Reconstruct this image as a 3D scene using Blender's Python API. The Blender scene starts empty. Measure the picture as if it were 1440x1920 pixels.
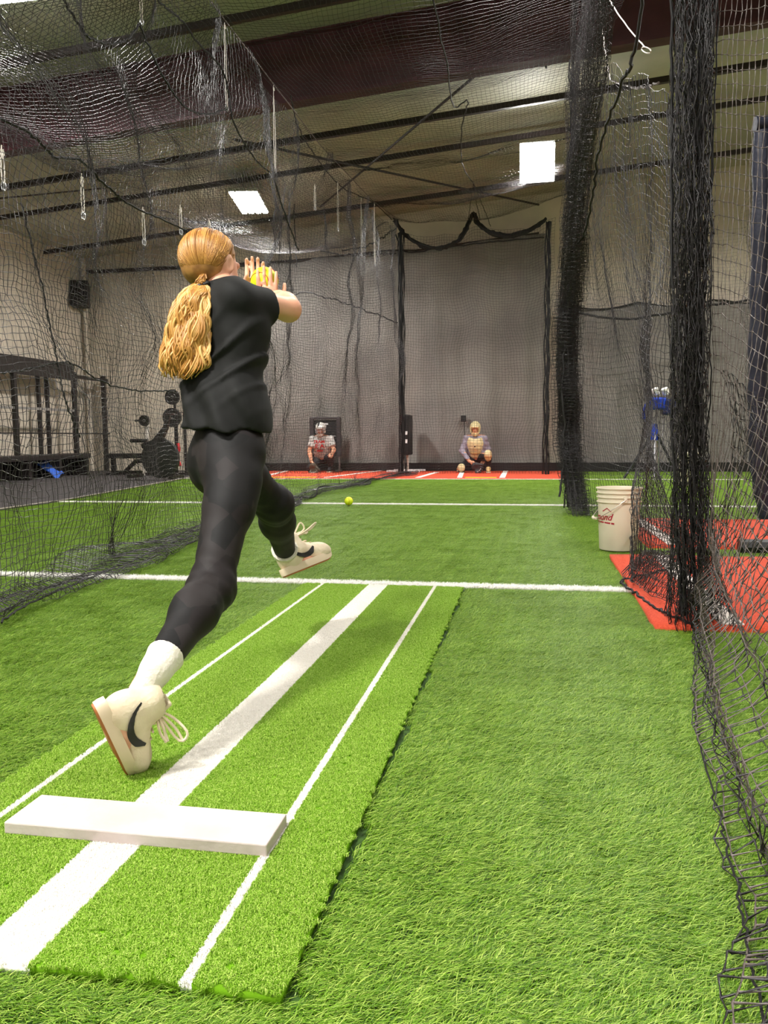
import bpy, bmesh, math, random
import numpy as np
from mathutils import Vector, Matrix

SC = bpy.context.scene
COL = SC.collection
RNG = np.random.default_rng(7)
random.seed(7)
# ------------------------------------------------------------------ camera
FPX, YAW, PITCH, ROLL, CAMH = 1506.5, 0.18131, 0.09555, -0.00813, 0.80
def cam_axes():
    cy, sy = math.cos(YAW), math.sin(YAW)
    f = np.array([-sy*math.cos(PITCH), cy*math.cos(PITCH), -math.sin(PITCH)])
    r = np.array([cy, sy, 0.0]); u = np.cross(r, f)
    c, s = math.cos(ROLL), math.sin(ROLL)
    return c*r + s*u, -s*r + c*u, f
CR, CU, CF = cam_axes()
cam = bpy.data.cameras.new('camera')
cam.sensor_fit = 'VERTICAL'; cam.sensor_height = 24.0; cam.lens = FPX/1920*24.0
cam.clip_start = 0.05; cam.clip_end = 100
cam_ob = bpy.data.objects.new('camera', cam); COL.objects.link(cam_ob)
M = Matrix([[CR[0], CU[0], -CF[0], 0], [CR[1], CU[1], -CF[1], 0], [CR[2], CU[2], -CF[2], CAMH], [0, 0, 0, 1]])
cam_ob.matrix_world = M
SC.camera = cam_ob
# ------------------------------------------------------------------ world and exposure
SC.view_settings.view_transform = 'Standard'; SC.view_settings.look = 'None'
SC.view_settings.gamma = 1.0; SC.view_settings.use_curve_mapping = False
SC.view_settings.exposure = 0.55
SC.cycles.use_denoising = True
SC.cycles.max_bounces = 6; SC.cycles.diffuse_bounces = 3; SC.cycles.glossy_bounces = 2
SC.cycles.transparent_max_bounces = 6
SC.cycles.sample_clamp_indirect = 4
W = bpy.data.worlds.new('world'); SC.world = W; W.use_nodes = True
W.node_tree.nodes['Background'].inputs[0].default_value = (0.8, 0.85, 0.9, 1)
W.node_tree.nodes['Background'].inputs[1].default_value = 0.3
LAMP_POWER = 150.0      # one LED high-bay; the lamps themselves are built with their fixtures below

# measured points of the room (photograph direction + known wall, floor or height -> metres)
def ray(px, py): return CF + CR*(px-720)/FPX + CU*(960-py)/FPX
def G(px, py, z=0.0):
    d = ray(px, py); return np.array([0, 0, CAMH]) + d*((z-CAMH)/d[2])
def PY(px, py, Y):
    d = ray(px, py); return np.array([0, 0, CAMH]) + d*(Y/d[1])
def PX(px, py, X):
    d = ray(px, py); return np.array([0, 0, CAMH]) + d*(X/d[0])

# ------------------------------------------------------------------ materials
MATS = {}
def mat(name, col, rough=0.7, metal=0.0, spec=0.5, emit=None, col2=None, scale=20.0, bump=0.0, bscale=60.0, detail=4.0, sheen=0.0, coat=0.0, lo=0.35, hi=0.65):
    if name in MATS: return MATS[name]
    m = bpy.data.materials.new(name); m.use_nodes = True
    nt = m.node_tree; N = nt.nodes; L = nt.links
    b = N['Principled BSDF']
    b.inputs['Base Color'].default_value = (*col, 1)
    b.inputs['Roughness'].default_value = rough; b.inputs['Metallic'].default_value = metal
    b.inputs['Specular IOR Level'].default_value = spec
    b.inputs['Sheen Weight'].default_value = sheen
    b.inputs['Coat Weight'].default_value = coat
    if emit:
        b.inputs['Emission Color'].default_value = (*emit[:3], 1); b.inputs['Emission Strength'].default_value = emit[3]
    tc = N.new('ShaderNodeTexCoord')
    if col2 is not None:
        n = N.new('ShaderNodeTexNoise'); n.inputs['Scale'].default_value = scale; n.inputs['Detail'].default_value = detail
        L.new(tc.outputs['Object'], n.inputs['Vector'])
        r = N.new('ShaderNodeValToRGB'); r.color_ramp.elements[0].position = lo; r.color_ramp.elements[1].position = hi
        r.color_ramp.elements[0].color = (*col, 1); r.color_ramp.elements[1].color = (*col2, 1)
        L.new(n.outputs[0], r.inputs[0]); L.new(r.outputs[0], b.inputs['Base Color'])
    if bump:
        n2 = N.new('ShaderNodeTexNoise'); n2.inputs['Scale'].default_value = bscale; n2.inputs['Detail'].default_value = 5
        L.new(tc.outputs['Object'], n2.inputs['Vector'])
        bp = N.new('ShaderNodeBump'); bp.inputs['Strength'].default_value = bump; bp.inputs['Distance'].default_value = 0.02
        L.new(n2.outputs[0], bp.inputs['Height']); L.new(bp.outputs[0], b.inputs['Normal'])
    MATS[name] = m; return m
def s(r, g, b):
    f = lambda c: (c/255/12.92) if c/255 <= 0.04045 else ((c/255+0.055)/1.055)**2.4
    return (f(r), f(g), f(b))

# ------------------------------------------------------------------ object helpers
def tag(o, label=None, cat=None, group=None, kind=None):
    if label: o['label'] = label
    if cat: o['category'] = cat
    if group: o['group'] = group
    if kind: o['kind'] = kind
    return o
def link(o, parent=None):
    COL.objects.link(o)
    if parent is not None: o.parent = parent
    return o
def empty(name, loc, label, cat, group=None, rz=0.0):
    o = bpy.data.objects.new(name, None); o.location = loc; o.rotation_euler = (0, 0, rz); o.empty_display_size = 0.1
    COL.objects.link(o); return tag(o, label, cat, group)
def raw(name, V, F, m=None, parent=None, smooth=True, mats=None, midx=None, world=False):
    me = bpy.data.meshes.new(name)
    V = np.asarray(V, dtype=np.float32).reshape(-1, 3)
    if isinstance(F, np.ndarray):
        k = F.shape[1]
        me.vertices.add(len(V)); me.vertices.foreach_set('co', V.ravel())
        me.loops.add(F.size); me.loops.foreach_set('vertex_index', F.astype(np.int32).ravel())
        me.polygons.add(len(F)); me.polygons.foreach_set('loop_start', np.arange(0, F.size, k, dtype=np.int32))
        me.update(calc_edges=True)
    else:
        me.from_pydata(V.tolist(), [], F); me.update()
    if m: me.materials.append(m)
    for q in (mats or []): me.materials.append(q)
    if midx is not None: me.polygons.foreach_set('material_index', np.asarray(midx, dtype=np.int32))
    if smooth: me.polygons.foreach_set('use_smooth', np.ones(len(me.polygons), dtype=bool))
    me.update()
    o = bpy.data.objects.new(name, me); link(o, parent)
    if world and parent is not None:
        o.matrix_parent_inverse = parent_world(parent).inverted()
    return o
def parent_world(o):
    m = Matrix.LocRotScale(o.location, o.rotation_euler, o.scale)
    if o.parent is not None: return parent_world(o.parent) @ o.matrix_parent_inverse @ m
    return m
class MB:
    """collects shapes into one mesh"""
    def __init__(self): self.V = []; self.F = []; self.n = 0
    def add(self, V, F):
        V = [tuple(v) for v in V]
        self.V += V; self.F += [tuple(i+self.n for i in f) for f in F]; self.n += len(V); return self
    def box(self, c, d, R=None, bev=0.0):
        bm = bmesh.new(); bmesh.ops.create_cube(bm, size=1)
        bmesh.ops.scale(bm, vec=d, verts=bm.verts)
        if bev > 0: bmesh.ops.bevel(bm, geom=bm.edges[:], offset=bev, segments=2, profile=0.5, affect='EDGES')
        if R is not None: bmesh.ops.transform(bm, matrix=R, verts=bm.verts)
        bmesh.ops.translate(bm, vec=c, verts=bm.verts)
        bm.verts.ensure_lookup_table()
        self.add([v.co[:] for v in bm.verts], [[v.index for v in f.verts] for f in bm.faces]); bm.free(); return self
    def tube(self, pts, r, sides=8, cap=True):
        P = np.array(pts, dtype=float); n = len(P)
        rr = np.broadcast_to(np.asarray(r, dtype=float), (n,))
        T = np.gradient(P, axis=0); T /= np.linalg.norm(T, axis=1)[:, None]+1e-12
        ref = np.array([0, 0, 1.0]) if abs(T[0][2]) < 0.9 else np.array([1.0, 0, 0])
        u = np.cross(T[0], ref); u /= np.linalg.norm(u)
        V = []
        for i in range(n):
            u = u - T[i]*np.dot(u, T[i]); u /= np.linalg.norm(u)+1e-12
            w = np.cross(T[i], u)
            for k in range(sides):
                a = 2*math.pi*k/sides
                V.append(P[i] + rr[i]*(math.cos(a)*u + math.sin(a)*w))
        F = []
        for i in range(n-1):
            for k in range(sides):
                k2 = (k+1) % sides
                F.append((i*sides+k, i*sides+k2, (i+1)*sides+k2, (i+1)*sides+k))
        if cap:
            F.append(tuple(range(sides))[::-1]); F.append(tuple((n-1)*sides+k for k in range(sides)))
        return self.add(V, F)
    def lathe(self, prof, c=(0, 0, 0), seg=32, R=None, close=False):
        V = []; F = []; n = len(prof)
        for r, z in prof:
            for k in range(seg):
                a = 2*math.pi*k/seg; V.append((r*math.cos(a), r*math.sin(a), z))
        for i in range(n-1 if not close else n):
            j = (i+1) % n
            for k in range(seg):
                k2 = (k+1) % seg
                F.append((i*seg+k, i*seg+k2, j*seg+k2, j*seg+k))
        V = [Vector(v) for v in V]
        if R is not None: V = [R @ v for v in V]
        V = [(v[0]+c[0], v[1]+c[1], v[2]+c[2]) for v in V]
        return self.add(V, F)
    def build(self, name, m, parent=None, smooth=True, world=False):
        o = raw(name, self.V, self.F, m, parent, smooth, world=world)
        if smooth:
            try: o.data.set_sharp_from_angle(angle=math.radians(38))
            except Exception: pass
        return o
def RM(rx=0, ry=0, rz=0): 
    from mathutils import Euler
    return Euler((rx, ry, rz)).to_matrix().to_4x4()
def spline(pts, n):
    """Catmull-Rom through pts"""
    P = np.array(pts, dtype=float); m = len(P)
    Q = np.vstack([2*P[0]-P[1], P, 2*P[-1]-P[-2]])
    t = np.linspace(0, m-1, n); i = np.clip(t.astype(int), 0, m-2); f = (t-i)[:, None]
    a, b, c, d = Q[i], Q[i+1], Q[i+2], Q[i+3]
    return 0.5*((2*b) + (-a+c)*f + (2*a-5*b+4*c-d)*f*f + (-a+3*b-3*c+d)*f**3)

# netting: every twine is real geometry (three-sided), all twines of a net in one mesh
def strand_arrays(P, r, knots=False):
    """P: (M,N,3) M polylines"""
    if knots:
        Mn, N, _ = P.shape
        Q = np.empty((Mn, 2*N-1, 3)); Q[:, 0::2] = P; Q[:, 1::2] = (P[:, 1:]+P[:, :-1])/2
        rad = np.where(np.arange(2*N-1) % 2 == 0, r*1.9, r*0.8); P = Q
    else: rad = np.full(P.shape[1], r)
    T = np.gradient(P, axis=1); T /= np.linalg.norm(T, axis=2, keepdims=True)+1e-9
    ref = np.array([0.41, 0.62, 0.67])
    u = np.cross(T, ref); u /= np.linalg.norm(u, axis=2, keepdims=True)+1e-9
    w = np.cross(T, u)
    R = []
    for k in range(3):
        a = 2*math.pi*k/3
        R.append(P + rad[None, :, None]*(math.cos(a)*u+math.sin(a)*w))
    V = np.stack(R, axis=2)                       # M,N,3,3
    Mn, N = P.shape[:2]
    idx = np.arange(Mn*N*3).reshape(Mn, N, 3)
    F = []
    for k in range(3):
        k2 = (k+1) % 3
        F.append(np.stack([idx[:, :-1, k], idx[:, :-1, k2], idx[:, 1:, k2], idx[:, 1:, k]], axis=-1).reshape(-1, 4))
    return V.reshape(-1, 3), np.concatenate(F)
def smooth_noise(shape, k, amp, seed=0):
    """low-frequency 2-D noise on a grid, period k cells"""
    g = np.random.default_rng(seed); a, b = shape
    ga, gb = max(2, a//k+2), max(2, b//k+2)
    C = g.normal(size=(ga, gb))
    x = np.linspace(0, ga-1.001, a); y = np.linspace(0, gb-1.001, b)
    i = x.astype(int); j = y.astype(int); fx = x-i; fy = y-j
    fx = fx*fx*(3-2*fx); fy = fy*fy*(3-2*fy)
    A = C[i][:, j]; B = C[np.minimum(i+1, ga-1)][:, j]; Cc = C[i][:, np.minimum(j+1, gb-1)]; D = C[np.minimum(i+1, ga-1)][:, np.minimum(j+1, gb-1)]
    fx = fx[:, None]; fy = fy[None, :]
    return amp*((A*(1-fx)+B*fx)*(1-fy) + (Cc*(1-fx)+D*fx)*fy)
def net(name, P, r, m, label, cat='net', group=None, jitter=0.004, knots=False, seed=1, parent=None):
    P = P + np.random.default_rng(seed).normal(size=P.shape)*jitter
    P[..., 2] = np.maximum(P[..., 2], 0.006)
    V1, F1 = strand_arrays(P, r, knots); V2, F2 = strand_arrays(np.swapaxes(P, 0, 1), r, knots)
    o = raw(name, np.vstack([V1, V2]), np.vstack([F1, F2+len(V1)]), m, parent, smooth=False)
    if parent is None: tag(o, label, cat, group)
    return o
# ================================================================== STRUCTURE
def roofz(x): return 5.76 + 0.08*x
XL, XR, YB, YF = -10.35, 7.5, 17.6, -7.5
m_wall = mat('wall_liner', s(214, 203, 186), 0.75, col2=s(196, 186, 170), scale=1.5, bump=0.15, bscale=3)
m_ceil = mat('ceiling_insulation', s(186, 184, 166), 0.6, col2=s(166, 165, 148), scale=1.2, bump=0.5, bscale=2.2)
m_floor = mat('turf_backing', s(38, 62, 14), 0.95, col2=s(52, 84, 20), scale=40)
m_rub = mat('rubber_floor', s(74, 68, 68), 0.85, col2=s(52, 48, 50), scale=90, bump=0.4, bscale=200)
m_beam = mat('maroon_steel', s(84, 44, 52), 0.5, col2=s(66, 32, 40), scale=3)
m_purl = mat('dark_steel', s(44, 34, 34), 0.5)
m_black = mat('black_paint', s(22, 20, 21), 0.45)
def quad(name, pts, m, thick=0.0):
    o = raw(name, pts, [(0, 1, 2, 3)], m, smooth=False); tag(o, kind='structure'); return o
quad('floor', [(XL, YF, 0), (XR, YF, 0), (XR, YB, 0), (XL, YB, 0)], m_floor)
o = raw('floor_rubber', [(XL, YF, .012), (-5.8, YF, .012), (-5.81, 9.2, .012), (-6.0, 10.6, .012), (-6.57, 14.9, .012), (-6.7, YB, .012), (XL, YB, .012),
    (XL, YF, 0), (-5.8, YF, 0), (-5.81, 9.2, 0), (-6.0, 10.6, 0), (-6.57, 14.9, 0), (-6.7, YB, 0), (XL, YB, 0)],
    [(0, 1, 2, 3, 4, 5, 6), (1, 8, 9, 2), (2, 9, 10, 3), (3, 10, 11, 4), (4, 11, 12, 5)], m_rub, smooth=False); tag(o, kind='structure')
quad('wall_back', [(XL, YB, 0), (XR, YB, 0), (XR, YB, roofz(XR)), (XL, YB, roofz(XL))], m_wall)
quad('wall_left', [(XL, YF, 0), (XL, YB, 0), (XL, YB, roofz(XL)), (XL, YF, roofz(XL))], m_wall)
quad('wall_right', [(XR, YF, 0), (XR, YB, 0), (XR, YB, roofz(XR)), (XR, YF, roofz(XR))], m_wall)
quad('wall_front', [(XL, YF, 0), (XR, YF, 0), (XR, YF, roofz(XR)), (XL, YF, roofz(XL))], m_wall)
quad('ceiling', [(XL, YF, roofz(XL)), (XR, YF, roofz(XR)), (XR, YB, roofz(XR)), (XL, YB, roofz(XL))], m_ceil)
def slope_box(mb, x0, x1, y, w, z0, z1):
    V = []
    for x in (x0, x1):
        rz = roofz(x)
        V += [(x, y-w/2, rz-z1), (x, y+w/2, rz-z1), (x, y+w/2, rz-z0), (x, y-w/2, rz-z0)]
    mb.add(V, [(0, 1, 2, 3), (7, 6, 5, 4), (0, 4, 5, 1), (1, 5, 6, 2), (2, 6, 7, 3), (3, 7, 4, 0)])
for k, y in enumerate((9.72, 2.0, -5.5)):
    b = MB(); slope_box(b, XL, XR, y, 0.012, 0.02, 0.78)
    tag(b.build('roof_beam', m_beam, smooth=False), kind='structure')
    for q, (a, c) in enumerate(((0.0, 0.02), (0.74, 0.78))):
        bb = MB(); slope_box(bb, XL, XR, y, 0.2, a+.0, c)
        tag(bb.build('roof_beam_flange', m_beam, smooth=False), kind='structure')
for y, z1, w in ((11.9, .38, .07), (13.7, .20, .045), (16.15, .20, .07), (8.55, .35, .06), (5.5, .3, .06)):
    b = MB(); slope_box(b, XL, XR, y, w, z1-.08, z1)
    tag(b.build('roof_purlin', m_purl, smooth=False), kind='structure')
def rod(name, a, b, r, m, **k):
    mb = MB(); mb.tube([a, b], r, 6); o = mb.build(name, m); tag(o, **k); return o
rod('roof_brace', PY(905, 130, 9.8), PY(600, 388, 16.0), .018, m_purl, kind='structure')
rod('roof_brace', PY(440, 262, 10.2), PY(1010, 384, 16.0), .018, m_purl, kind='structure')
rod('roof_brace', PY(0, 372, 11.9), PY(430, 330, 16.0), .014, m_purl, kind='structure')
rod('roof_hanger', PY(1015, 18, 9.9), PY(1024, 128, 9.9), .012, m_purl, kind='structure')
rod('wall_column', (XL+.12, YB-.12, 0), (XL+.12, YB-.12, roofz(XL+.12)-.02), .06, m_wall, kind='structure')
b = MB(); b.box((XL+(5.4/2), YB-.04, 4.62), (5.4, .05, .08)); tag(b.build('trim_1', m_purl, smooth=False), kind='structure')

# ------------------------------------------------------------------ lamps
m_led = mat('led_panel', (1, 1, 1), 0.5, emit=(1.0, 0.97, 0.92, 40))
m_house = mat('lamp_housing', s(205, 205, 205), 0.4)
def high_bay(c, length, width, ang, label, group='LED high-bay lamps under the roof', power=LAMP_POWER, tilt=0.0):
    t = empty('ceiling_lamp', c, label, 'lamp', group, ang); t.rotation_euler = (tilt, 0, ang)
    b = MB(); b.box((0, 0, .05), (length, width, .06), bev=.01); b.build('housing', m_house, t, smooth=False)
    n = 4
    for k in range(n):
        b = MB(); y = (k-(n-1)/2)*width/n
        b.box((0, y, .006), (length*.96, width/n*.7, .024), bev=.006); b.build('led_strip', m_led, t, smooth=False)
    for sx in (-1, 1):
        b = MB(); h = roofz(c[0])-c[2]-.02
        b.tube([(sx*length*.4, 0, .08), (sx*length*.4, 0, h)], .005, 5); b.build('hanger_wire', m_purl, t)
    L = bpy.data.lights.new('ceiling_lamp_light', 'AREA'); L.shape = 'RECTANGLE'; L.size = length; L.size_y = width
    L.energy = power; L.color = (1.0, 0.965, 0.92); L.spread = math.radians(170)
    lo = bpy.data.objects.new('lamp_light', L); lo.location = (0, 0, -.03); lo.rotation_euler = (-tilt, 0, 0); link(lo, t)
    return t
high_bay((-5.05, 14.3, 4.98), 1.35, .52, math.radians(100), 'long lit LED ceiling lamp behind the netting, left of the two in view', power=LAMP_POWER*1.9)
high_bay((0.05, 13.1, 4.97), .54, .60, 0.0, tilt=math.radians(-62), power=LAMP_POWER*1.7, label= 'square lit ceiling lamp beside the gathered black net column')
NAMES = ['lamp just above the top left corner of the view', 'lamp over the pitching lane just above the view', 'lamp over the left cage level with the camera', 'lamp above and behind the pitcher', 'lamp over the right cage near the camera', 'lamp over the far right cage', 'lamp far behind the camera on the left', 'lamp far behind the camera over the lane']
for li, (x, y, z) in enumerate(((-5.0, 7.3, 5.05), (0.1, 6.6, 5.3), (-5.0, .6, 5.1), (-2.1, -.3, 5.2), (4.2, 1.5, 5.6), (5.0, 11.5, 5.6), (-5.0, -5.0, 5.0), (0.1, -5.0, 5.3))):
    high_bay((x, y, z), 1.2 if x != -2.1 else .7, .5, 0, power=LAMP_POWER*(1.9 if x == -2.1 else 1.5 if y > 11 else .85), label='LED '+NAMES[li], group='LED lamps outside the view')

# ================================================================== TURF (stuff: nobody could count the blades)
def blade_mat(name, c1, c2, c3, rough=.45, spec=.35, stripes=False, trans=.25):
    m = bpy.data.materials.new(name); m.use_nodes = True; nt = m.node_tree; N = nt.nodes; L = nt.links
    b = N['Principled BSDF']; b.inputs['Roughness'].default_value = rough; b.inputs['Specular IOR Level'].default_value = spec
    at = N.new('ShaderNodeAttribute'); at.attribute_name = 'tone'
    r = N.new('ShaderNodeValToRGB'); e = r.color_ramp.elements
    e[0].position = 0; e[0].color = (*c1, 1); e[1].position = 1; e[1].color = (*c3, 1)
    e2 = r.color_ramp.elements.new(.5); e2.color = (*c2, 1)
    L.new(at.outputs['Fac'], r.inputs[0])
    out = r.outputs[0]
    if stripes:
        # printed white lanes of the mat, laid out in metres across it
        geo = N.new('ShaderNodeNewGeometry'); sp = N.new('ShaderNodeSeparateXYZ'); L.new(geo.outputs['Position'], sp.inputs[0])
        nz = N.new('ShaderNodeTexNoise'); nz.inputs['Scale'].default_value = 90; L.new(geo.outputs['Position'], nz.inputs['Vector'])
        ad = N.new('ShaderNodeMath'); ad.operation = 'MULTIPLY_ADD'; L.new(nz.outputs[0], ad.inputs[0]); ad.inputs[1].default_value = .010; L.new(sp.outputs['X'], ad.inputs[2])
        tot = None
        for lo, hi in stripes:
            a = N.new('ShaderNodeMath'); a.operation = 'COMPARE'; L.new(ad.outputs[0], a.inputs[0])
            a.inputs[1].default_value = (lo+hi)/2+.005; a.inputs[2].default_value = (hi-lo)/2
            if tot is None: tot = a.outputs[0]
            else:
                q = N.new('ShaderNodeMath'); q.operation = 'MAXIMUM'; L.new(tot, q.inputs[0]); L.new(a.outputs[0], q.inputs[1]); tot = q.outputs[0]
        mx = N.new('ShaderNodeMix'); mx.data_type = 'RGBA'; L.new(tot, mx.inputs[0]); L.new(out, mx.inputs[6]); mx.inputs[7].default_value = (*s(252, 249, 242), 1)
        out = mx.outputs[2]
    L.new(out, b.inputs['Base Color'])
    tr = N.new('ShaderNodeBsdfTranslucent'); L.new(out, tr.inputs['Color'])
    ms = N.new('ShaderNodeMixShader'); ms.inputs[0].default_value = trans
    L.new(b.outputs[0], ms.inputs[1]); L.new(tr.outputs[0], ms.inputs[2]); L.new(ms.outputs[0], N['Material Output'].inputs[0])
    return m
def patch(name, size, n, h, lean, w, m, seed, ldir=(.8, .6), spread=1.0, seg=2, lz=1.0):
    g = np.random.default_rng(seed); V = []; F = []; tone = []
    side = int(math.sqrt(n)); n = side*side
    ld = math.atan2(ldir[1], ldir[0])
    for i in range(n):
        x = ((i % side)+g.random())/side*size-size/2; y = ((i//side)+g.random())/side*size-size/2
        a = ld + g.normal()*spread; hh = h*(.7+.5*g.random()); ll = lean*(.4+.9*g.random())
        dx, dy = math.cos(a), math.sin(a); px, py = -dy, dx
        ww = w*(.7+.6*g.random()); tw = g.normal()*.5
        px, py = px*math.cos(tw)-py*math.sin(tw), px*math.sin(tw)+py*math.cos(tw)
        b0 = len(V); t = g.random()
        V += [(x-px*ww/2, y-py*ww/2, 0), (x+px*ww/2, y+py*ww/2, 0),
              (x+dx*ll*.35-px*ww*.45, y+dy*ll*.35-py*ww*.45, hh*.72), (x+dx*ll*.35+px*ww*.45, y+dy*ll*.35+py*ww*.45, hh*.72),
              (x+dx*ll, y+dy*ll, hh*(.72+.28*g.random()))]
        F += [(b0, b0+1, b0+3), (b0, b0+3, b0+2), (b0+2, b0+3, b0+4)]; tone += [t]*5
    me = bpy.data.meshes.new(name); me.from_pydata(V, [], F); me.materials.append(m)
    at = me.attributes.new('tone', 'FLOAT', 'POINT'); at.data.foreach_set('value', tone); me.update()
    return bpy.data.objects.new(name, me)
def scatter(name, pts, variants, label=None, cat=None, parent=None, yaw=.25):
    """instances the variant patches on a cloud of points with geometry nodes"""
    pts = np.array(pts, dtype=np.float32).reshape(-1, 4)      # x,y,z,scale_z
    me = bpy.data.meshes.new(name); me.vertices.add(len(pts)); me.vertices.foreach_set('co', pts[:, :3].copy().ravel())
    g = np.random.default_rng(len(pts))
    for nm, ty, va in (('rotz', 'FLOAT', g.normal(size=len(pts)).clip(-1.5, 1.5)*yaw), ('sz', 'FLOAT', pts[:, 3]), ('pick', 'INT', g.integers(0, len(variants), len(pts)))):
        a = me.attributes.new(nm, ty, 'POINT'); a.data.foreach_set('value', va)
    me.update()
    ob = bpy.data.objects.new(name, me); link(ob, parent)
    c = bpy.data.collections.new(name+'_tufts')
    for v in variants: c.objects.link(v)
    ng = bpy.data.node_groups.new(name+'_scatter', 'GeometryNodeTree')
    ng.interface.new_socket('Geometry', in_out='INPUT', socket_type='NodeSocketGeometry')
    ng.interface.new_socket('Geometry', in_out='OUTPUT', socket_type='NodeSocketGeometry')
    N = ng.nodes; L = ng.links
    gi = N.new('NodeGroupInput'); go = N.new('NodeGroupOutput')
    mp = N.new('GeometryNodeMeshToPoints'); ip = N.new('GeometryNodeInstanceOnPoints'); ci = N.new('GeometryNodeCollectionInfo')
    ci.inputs['Collection'].default_value = c; ci.inputs['Separate Children'].default_value = True; ci.inputs['Reset Children'].default_value = True
    L.new(gi.outputs[0], mp.inputs[0]); L.new(mp.outputs[0], ip.inputs['Points']); L.new(ci.outputs[0], ip.inputs['Instance'])
    ip.inputs['Pick Instance'].default_value = True
    def att(nm, ty):
        a = N.new('GeometryNodeInputNamedAttribute'); a.data_type = ty; a.inputs[0].default_value = nm; return a.outputs[0]
    L.new(att('pick', 'INT'), ip.inputs['Instance Index'])
    cx = N.new('ShaderNodeCombineXYZ'); L.new(att('rotz', 'FLOAT'), cx.inputs[2]); L.new(cx.outputs[0], ip.inputs['Rotation'])
    cs = N.new('ShaderNodeCombineXYZ'); cs.inputs[0].default_value = 1; cs.inputs[1].default_value = 1; L.new(att('sz', 'FLOAT'), cs.inputs[2]); L.new(cs.outputs[0], ip.inputs['Scale'])
    L.new(ip.outputs[0], go.inputs[0])
    md = ob.modifiers.new('scatter', 'NODES'); md.node_group = ng
    tag(ob, label, cat, kind='stuff'); return ob
STR = ((-.828, -.727), (-.489, -.472), (-1.082, -1.066))
m_green = blade_mat('turf_blades', s(54, 92, 6), s(110, 156, 24), s(184, 208, 98), spec=.4)
m_white = blade_mat('white_turf_blades', s(236, 234, 228), s(248, 246, 240), s(254, 252, 248))
m_pile = blade_mat('mat_pile', s(106, 150, 26), s(146, 188, 56), s(198, 220, 116), rough=.6, spec=.2, stripes=STR)
m_edge = blade_mat('mat_backing', s(96, 142, 20), s(96, 142, 20), s(96, 142, 20), rough=.9, spec=.1, stripes=STR, trans=0)
L1, L2, L3 = 4.165, 9.03, 14.15
MAT = (-1.171, -.338, 1.012, 4.058)
LW = .11
big = [patch('turf_patch', .13, 1024, .0165, .030, .0014, m_green, 10+i, ldir=(1, .25), spread=.5) for i in range(6)]
small = [patch('turf_patch_small', .045, 144, .0155, .026, .0014, m_green, 30+i, ldir=(1, .25), spread=.5) for i in range(4)]
RED = [(.50, 2.6, 3.33, 5.27), (.80, 3.4, 5.72, 7.55), (-5.7, -2.45, 14.22, 17.2), (-2.4, .62, 14.22, 17.2), (4.0, 6.2, 5.7, 7.6)]
def inside(x, y, r, g=0.0): return r[0]-g < x < r[1]+g and r[2]-g < y < r[3]+g
pts = []; sub = []
ys = []
for a, b in ((.55, L1-LW/2), (L1+LW/2, L2-LW/2), (L2+LW/2, L3-.05), (L3+.05, YB-.05)):
    n = max(1, round((b-a)/.1)); ys += [(a+(k+.5)*(b-a)/n) for k in range(n)]
for y in ys:
    x0 = max(-5.72 if y < 9.2 else -6.5, -.95*y-1.0); x1 = min(6.5, .62*y+1.0)
    for i in range(int((x1-x0)/.1)):
        x = x0+(i+.5)*.1
        if y > 9.2 and x < np.interp(y, [9.2, 10.6, 14.9, 17.6], [-5.81, -6.0, -6.57, -6.7])+.06: continue
        hit = [r for r in [MAT]+RED if inside(x, y, r, .075)]
        nearline = min(abs(y-L1), abs(y-L2)) < LW/2+.07
        if not hit and not nearline: pts.append((x, y, 0, 1)); continue
        if any(inside(x, y, r, -.08) for r in hit): continue
        for a in (-.033, 0, .033):
            for c in (-.033, 0, .033):
                if any(inside(x+a, y+c, r, .012) for r in hit): continue
                if min(abs(y+c-L1), abs(y+c-L2)) < LW/2+.012: continue
                sub.append((x+a, y+c, 0, .9))
scatter('artificial_turf', pts, big, 'long-pile green artificial turf covering the training floor', 'turf')
scatter('artificial_turf_edge', sub, small, 'green turf tufts bordering the mats and the white lines', 'turf')
for nm, yc, xa, xb, wd, lab in (('turf_line', L1, -5.7, .72, .1, 'nearest white turf line, crossing just beyond the pitching mat'),
                       ('turf_line', L2, -5.72, 6.3, .1, 'middle white turf line, passing behind the bucket and the yellow ball'),
                       ('turf_line', L3, -6.4, 6.4, .06, 'farthest white turf line, along the front of the catchers mats')):
    v = [patch('white_patch', .105, 784, .022, .022, .0022, m_white, 60+i) for i in range(3)] if wd == .1 else [patch('white_patch', .06, 160, .024, .018, .0022, m_white, 70+i) for i in range(3)]
    P = []; st = wd*.85
    for i in range(int((xb-xa)/st)):
        x = xa+(i+.5)*st
        if any(inside(x, yc, r, .0) for r in RED): continue
        P.append((x, yc-.02, 0, 1.05))
    scatter(nm, P, v, lab, 'turf line')

# ------------------------------------------------------------------ pitching mat with its rubber
m_rubber = mat('white_rubber', s(198, 186, 183), 0.6, col2=s(182, 168, 164), scale=6, bump=.12, bscale=40)
t = empty('pitching_mat', ((MAT[0]+MAT[1])/2, (MAT[2]+MAT[3])/2, 0), 'bright green pitching mat with white stripes lying on the turf', 'mat')
cx, cy = t.location[0], t.location[1]
nx, ny = 12, 60; V = []; F = []
for k, z in enumerate((.0195, .002)):
    for j in range(ny+1):
        for i in range(nx+1):
            V.append((MAT[0]+(MAT[1]-MAT[0])*i/nx-cx, MAT[2]+(MAT[3]-MAT[2])*j/ny-cy + .006*math.sin(i*.9), z+(.0015*math.sin(j*.4+i*.3) if k==0 else 0)))
n1 = (nx+1)*(ny+1)
for j in range(ny):
    for i in range(nx):
        a = j*(nx+1)+i; F += [(a, a+1, a+nx+2, a+nx+1), (a+n1, a+n1+nx+1, a+n1+nx+2, a+n1+1)]
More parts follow.
